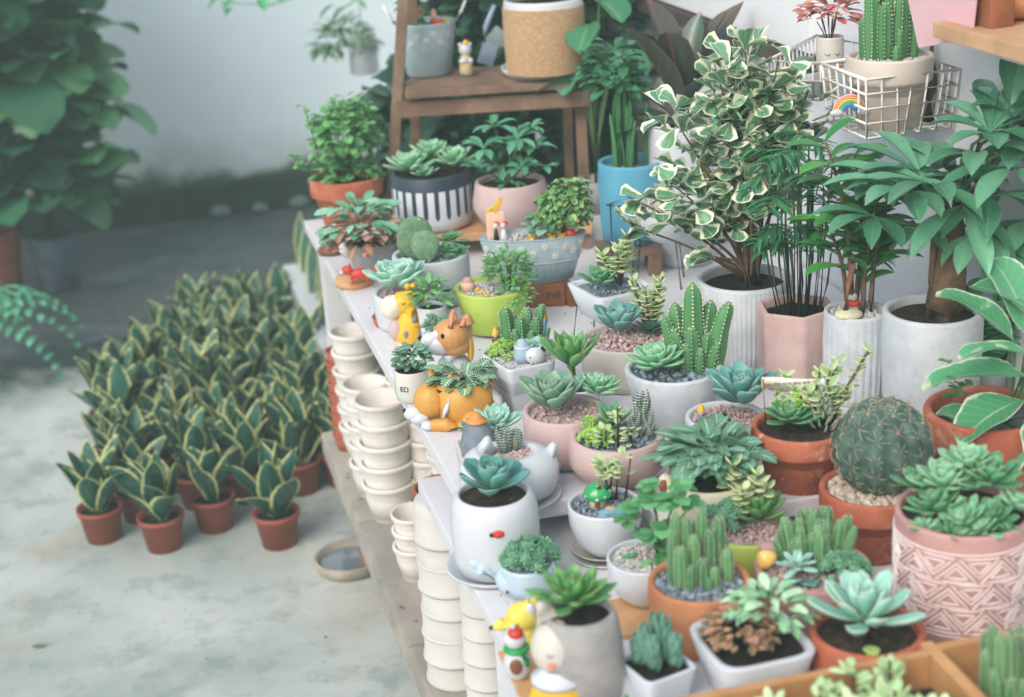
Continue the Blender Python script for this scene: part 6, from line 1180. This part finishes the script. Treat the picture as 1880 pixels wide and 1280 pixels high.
# ---------------------------------------------------------------- stacks of pots under the table
def stack(u, v, w_, h_, n, dz, mat, what, group, prof='nest', inv=False, z0=ZL, name='stacked_pot', lab=None):
    p = at(u, v, z0); S = ppm(p); k = 1 / S; m = MB(k); r_ = w_ / 2; t = w_ * .06
    if inv: q = [(r_ * .95, 0), (r_ * 1.0, 0), (r_ * 1.03, h_ * .04), (r_ * 1.02, h_ * .1), (r_ * .97, h_ * .14), (r_ * .965, h_ * .7), (r_ * .92, h_ * .93), (r_ * .84, h_), (0, h_)]
    else: q = [(0, 0)] + [(a * r_, b * h_) for a, b in PROF[prof]] + [(r_ * 1.0, h_), (r_ - t, h_), (r_ - t, h_ * .6), (r_ * .7, h_ * .1), (0, h_ * .08)]
    lathe(m, q, 40); first = None
    ords = ['bottom', 'second from the bottom', 'third from the bottom', 'fourth from the bottom', 'fifth from the bottom', 'sixth from the bottom', 'seventh from the bottom', 'eighth']
    for i in range(n):
        if first is None: o = m.build(name, mat, None); first = o
        else: o = first.copy(); COL.objects.link(o)
        o.location = (p.x + rr(-.0012, .0012), p.y + rr(-.0012, .0012), z0 + i * dz); o.rotation_euler = (0, 0, R_() * 6)
        tag(o, what + ', ' + ('topmost' if i == n - 1 else ords[i]), 'pot', group)
stack(672, 838, 88, 68, 6, .037, STACK, 'cream clay pot in the farthest cream stack', 'cream pots stacked under the table')
stack(720, 948, 100, 74, 5, .0385, STACK, 'cream clay pot in the stack second from the far end', 'cream pots stacked under the table')
stack(800, 934, 96, 74, 6, .036, STACK, 'cream clay pot in the stack half hidden by the table edge', 'cream pots stacked under the table')
stack(768, 1056, 84, 66, 3, .028, STACK, 'cream clay pot in the short front stack', 'cream pots stacked under the table')
stack(690, 905, 84, 68, 5, .037, STACK, 'cream clay pot in the slim stack between the two far ones', 'cream pots stacked under the table')
stack(770, 905, 92, 72, 6, .0385, STACK, 'cream clay pot in the back row of stacks', 'cream pots stacked under the table')
stack(845, 1010, 92, 72, 6, .038, STACK, 'cream clay pot in the shaded stack deep under the table', 'cream pots stacked under the table')
stack(638, 824, 48, 34, 9, .021, TERRA, 'small terracotta pot in the thin far stack', 'thin far stack of terracotta pots')
stack(830, 1100, 108, 70, 4, .045, TERRA, 'terracotta pot in the stack behind the white ones', 'terracotta pots stacked under the table')
stack(842, 1240, 116, 80, 7, .037, WHT_MATT if False else M('smooth_white_clay', (204, 203, 198), (194, 193, 187), .6, 8, .2, 200), 'upturned smooth white pot in the near stack', 'upturned white pots stacked under the table', inv=True)
stack(905, 1290, 96, 74, 5, .038, M('smooth_white_clay2', (206, 205, 201), (196, 195, 190), .6, 8, .2, 200), 'upturned white pot in the stack beside the table leg', 'upturned white pots stacked under the table', inv=True)
# floor saucer
o = fig('water_saucer', 'big pale clay saucer with water lying on the floor against the bench', 'saucer', 642, 1042, 0); r_ = 64
fpart(o, 'dish', M('weathered_clay', (176, 168, 152), (150, 144, 130), .85, 14, .5, 120), lambda m: lathe(m, [(0, 0), (52, 0), (60, 6), (65, 24), (62, 27), (57, 24), (54, 10), (0, 8)], 48))
fpart(o, 'water', M('still_water', (120, 132, 138), (104, 118, 124), .05, 6, 0, spec=.6), lambda m: lathe(m, [(0, 15), (55.3, 15)], 48))
# ---------------------------------------------------------------- the block of potted snake plants on the floor
def snake(var):
    S = 900; k = 1 / S; r = thing('snake_plant', 'x', 'potted plant', (0, 0, 0), 0, 'snake plants in terracotta pots on the floor'); m = MB(k)
    lathe(m, [(0, 0), (30, 0), (38, 54), (41, 55), (42, 64), (38, 64), (36, 52), (0, 50)], 32); m.build('pot', PLAST, r)
    m = MB(k); lathe(m, [(0, 54), (20, 55), (36.5, 53)], 20); m.build('soil', SOILD, r); m = MB(k)
    n = random.choice((8, 10, 12, 13))
    for i in range(n):
        t = i / (n - 1); a = i * 2.4 + rr(-.3, .3); leaf(m, (cos(a) * 9 * t, sin(a) * 9 * t, 52 + rr(0, 6)), a, 1.44 - .5 * t + rr(-.16, .1), rr(116, 152) * (1 - .2 * t), rr(42, 54), 'snake', bend=rr(-.5, .35), cup=rr(.1, .5), fold=.12, roll=rr(-.4, .4), n=8, wave=1.6, T=0)
    m.build('leaves', SNAKE, r); return r
vars_ = [snake(i) for i in range(9)]; used = set()
front = [(192, 988, 'snake plant leftmost of the front row, one leaf drooping over its pot rim'), (303, 1004, 'snake plant in the terracotta pot standing nearest the viewer, second of the front row'), (397, 968, 'snake plant set slightly back, third of the front row'), (514, 998, 'snake plant at the right end of the front row nearest the floor saucer'), (222, 905, 'snake plant just behind the leftmost front pots')]
spots = [(at(u, v, 0).x, at(u, v, 0).y, l) for u, v, l in front]
y = 3.05; row = 0
while y < 4.02:
    xl_ = -.09 if y < 3.62 else -.0 + (y - 3.62) * .3; x = xl_ + (row % 2) * .04
    if row == 0: x += .05
    while x < (.47 if y < 3.2 else .375):
        spots.append((x + rr(-.014, .014), y + rr(-.014, .014), None)); x += .106
    y += .104; row += 1
for i, (x, y, l) in enumerate(spots):
    src = vars_[i % 9]
    if i % 9 not in used: o = src; used.add(i % 9)
    else: o = copy_tree(src)
    o.location = (x, y, 0); o.rotation_euler = (0, 0, R_() * 6.3); s = rr(.84, 1.1) if l is None else 1.0; o.scale = (s, s, s)
    o['label'] = l or 'green and yellow snake plant in the dense block behind the front pots'
# white trough beside them
a, b = at(572, 560, .14), at(612, 660, .14)
r = thing('white_trough', 'long narrow white trough of dark snake plants between the floor block and the table', 'trough', (.43, 3.32, 0), 0); m = MB(); box(m, (0, .4, .085), (.055, .8, .17), 0, .004); m.build('trough', WHT, r, smooth=False)
m = MB(1 / 900)
for i in range(26): leaf(m, (rr(8, 22), rr(10, 690), 148), rr(-1, 1.5), rr(.9, 1.5), rr(90, 150), 34, 'snake', cup=.3, n=6)
m.build('leaves', SNAKE, r)

# ---------------------------------------------------------------- crumbs and grit
m = MB()
for i in range(900):
    if R_() < .5: x, y, z = rr(.34, 1.0), rr(1.6, 2.88), ZA
    else: x, y, z = rr(.32, .95), rr(1.1, 1.55), ZB
    if x > .5 and 1.475 < y < 1.6: continue
    s_ = .0007 + .0014 * R_() ** 4; rock(m, (x, y, z + s_ * .3), s_)
o = m.build('soil_crumbs', M('crumb_soil', (96, 82, 68), (60, 52, 44), .9, 200, rnd=True), None, kind='stuff'); o['label'] = 'scattered soil crumbs on the white tables'; o['category'] = 'soil crumbs'
m = MB()
for i in range(500):
    x, y = rr(-1.1, .5), rr(1.6, 4.6); s_ = .0008 + .0022 * R_() ** 5; rock(m, (x, y, s_ * .3), s_)
for i in range(22): leaf(m, (rr(-1, .4), rr(1.8, 4.4), .003), R_() * 6.3, .1, rr(.012, .03), rr(.006, .012), 'oval', cup=.4, n=4)
o = m.build('floor_grit', M('grit_brown', (140, 128, 106), (106, 98, 82), .9, 100, rnd=True), None, kind='stuff'); o['label'] = 'grit and tiny dry leaves scattered on the concrete floor'; o['category'] = 'grit'
# ---------------------------------------------------------------- pieces that belong to a part hang under that part
OWN = {'nose': ('muzzle', 'head', 'body'), 'eye': ('head', 'body'), 'eyes': ('face',), 'inner_ear': ('head',), 'closed_eye': ('face',), 'cheek': ('face',), 'cheeks': ('pot',), 'closed_eyes': ('pot',),
 'spots': ('cap', 'body'), 'ladybird_head': ('ladybird',), 'areoles': ('globe',), 'spines': ('globe',), 'handle_hollow': ('handle',), 'beak': ('body',), 'belly': ('body',), 'bobble': ('hat',), 'insects': ('cap',), 'berry': ('cap',),
 'door': ('stalk',), 'triangle_relief': ('pot',), 'fluting': ('pot',), 'hoop': ('pot',), 'daisy_decals': ('pot',), 'handwriting': ('banner',), 'heart': ('banner',), 'printed_letters': ('pot',), 'dots': ('dress',), 'collar': ('dress',), 'lettering': ('block',), 'cheek_patch': ('head',), 'cactus_prints': ('cloud',), 'horns': ('body',), 'tip': ('candle',), 'stalk': ('apple',), 'hair': ('heads',), 'water': ('dish',)}
base = lambda o: o.name.split('.')[0]
for o in list(bpy.data.objects):
    if o.type == 'MESH' and o.parent and base(o) in OWN and 'category' in o.parent.keys():
        for w_ in OWN[base(o)]:
            q = [c for c in o.parent.children if base(c) == w_]
            if q and not (base(o) == 'stalk' and w_ not in [base(c) for c in o.parent.children]): o.parent = q[0]; break
# ---------------------------------------------------------------- added volume that lifts the blacks like faded film
HZ = .034
if HZ:
    m = MB(); box(m, (0, 0, 0), (26, 18, 3.6)); hz = m.build('black_lift', None or [], None, smooth=False); hz.location = (0, 3, .8); hz['kind'] = 'stuff'; hz['label'] = 'added scattering volume that lifts the dark tones of the whole scene'
    hm = bpy.data.materials.new('black_lift_volume'); hm.use_nodes = True; N = hm.node_tree.nodes; N.remove(N['Principled BSDF']); v = N.new('ShaderNodeVolumePrincipled'); v.inputs['Density'].default_value = HZ; v.inputs['Color'].default_value = (.72, 1, .9, 1)  # green tint of the added volume colours the lifted shadows
    hm.node_tree.links.new(v.outputs[0], N['Material Output'].inputs['Volume']); hz.data.materials.append(hm)
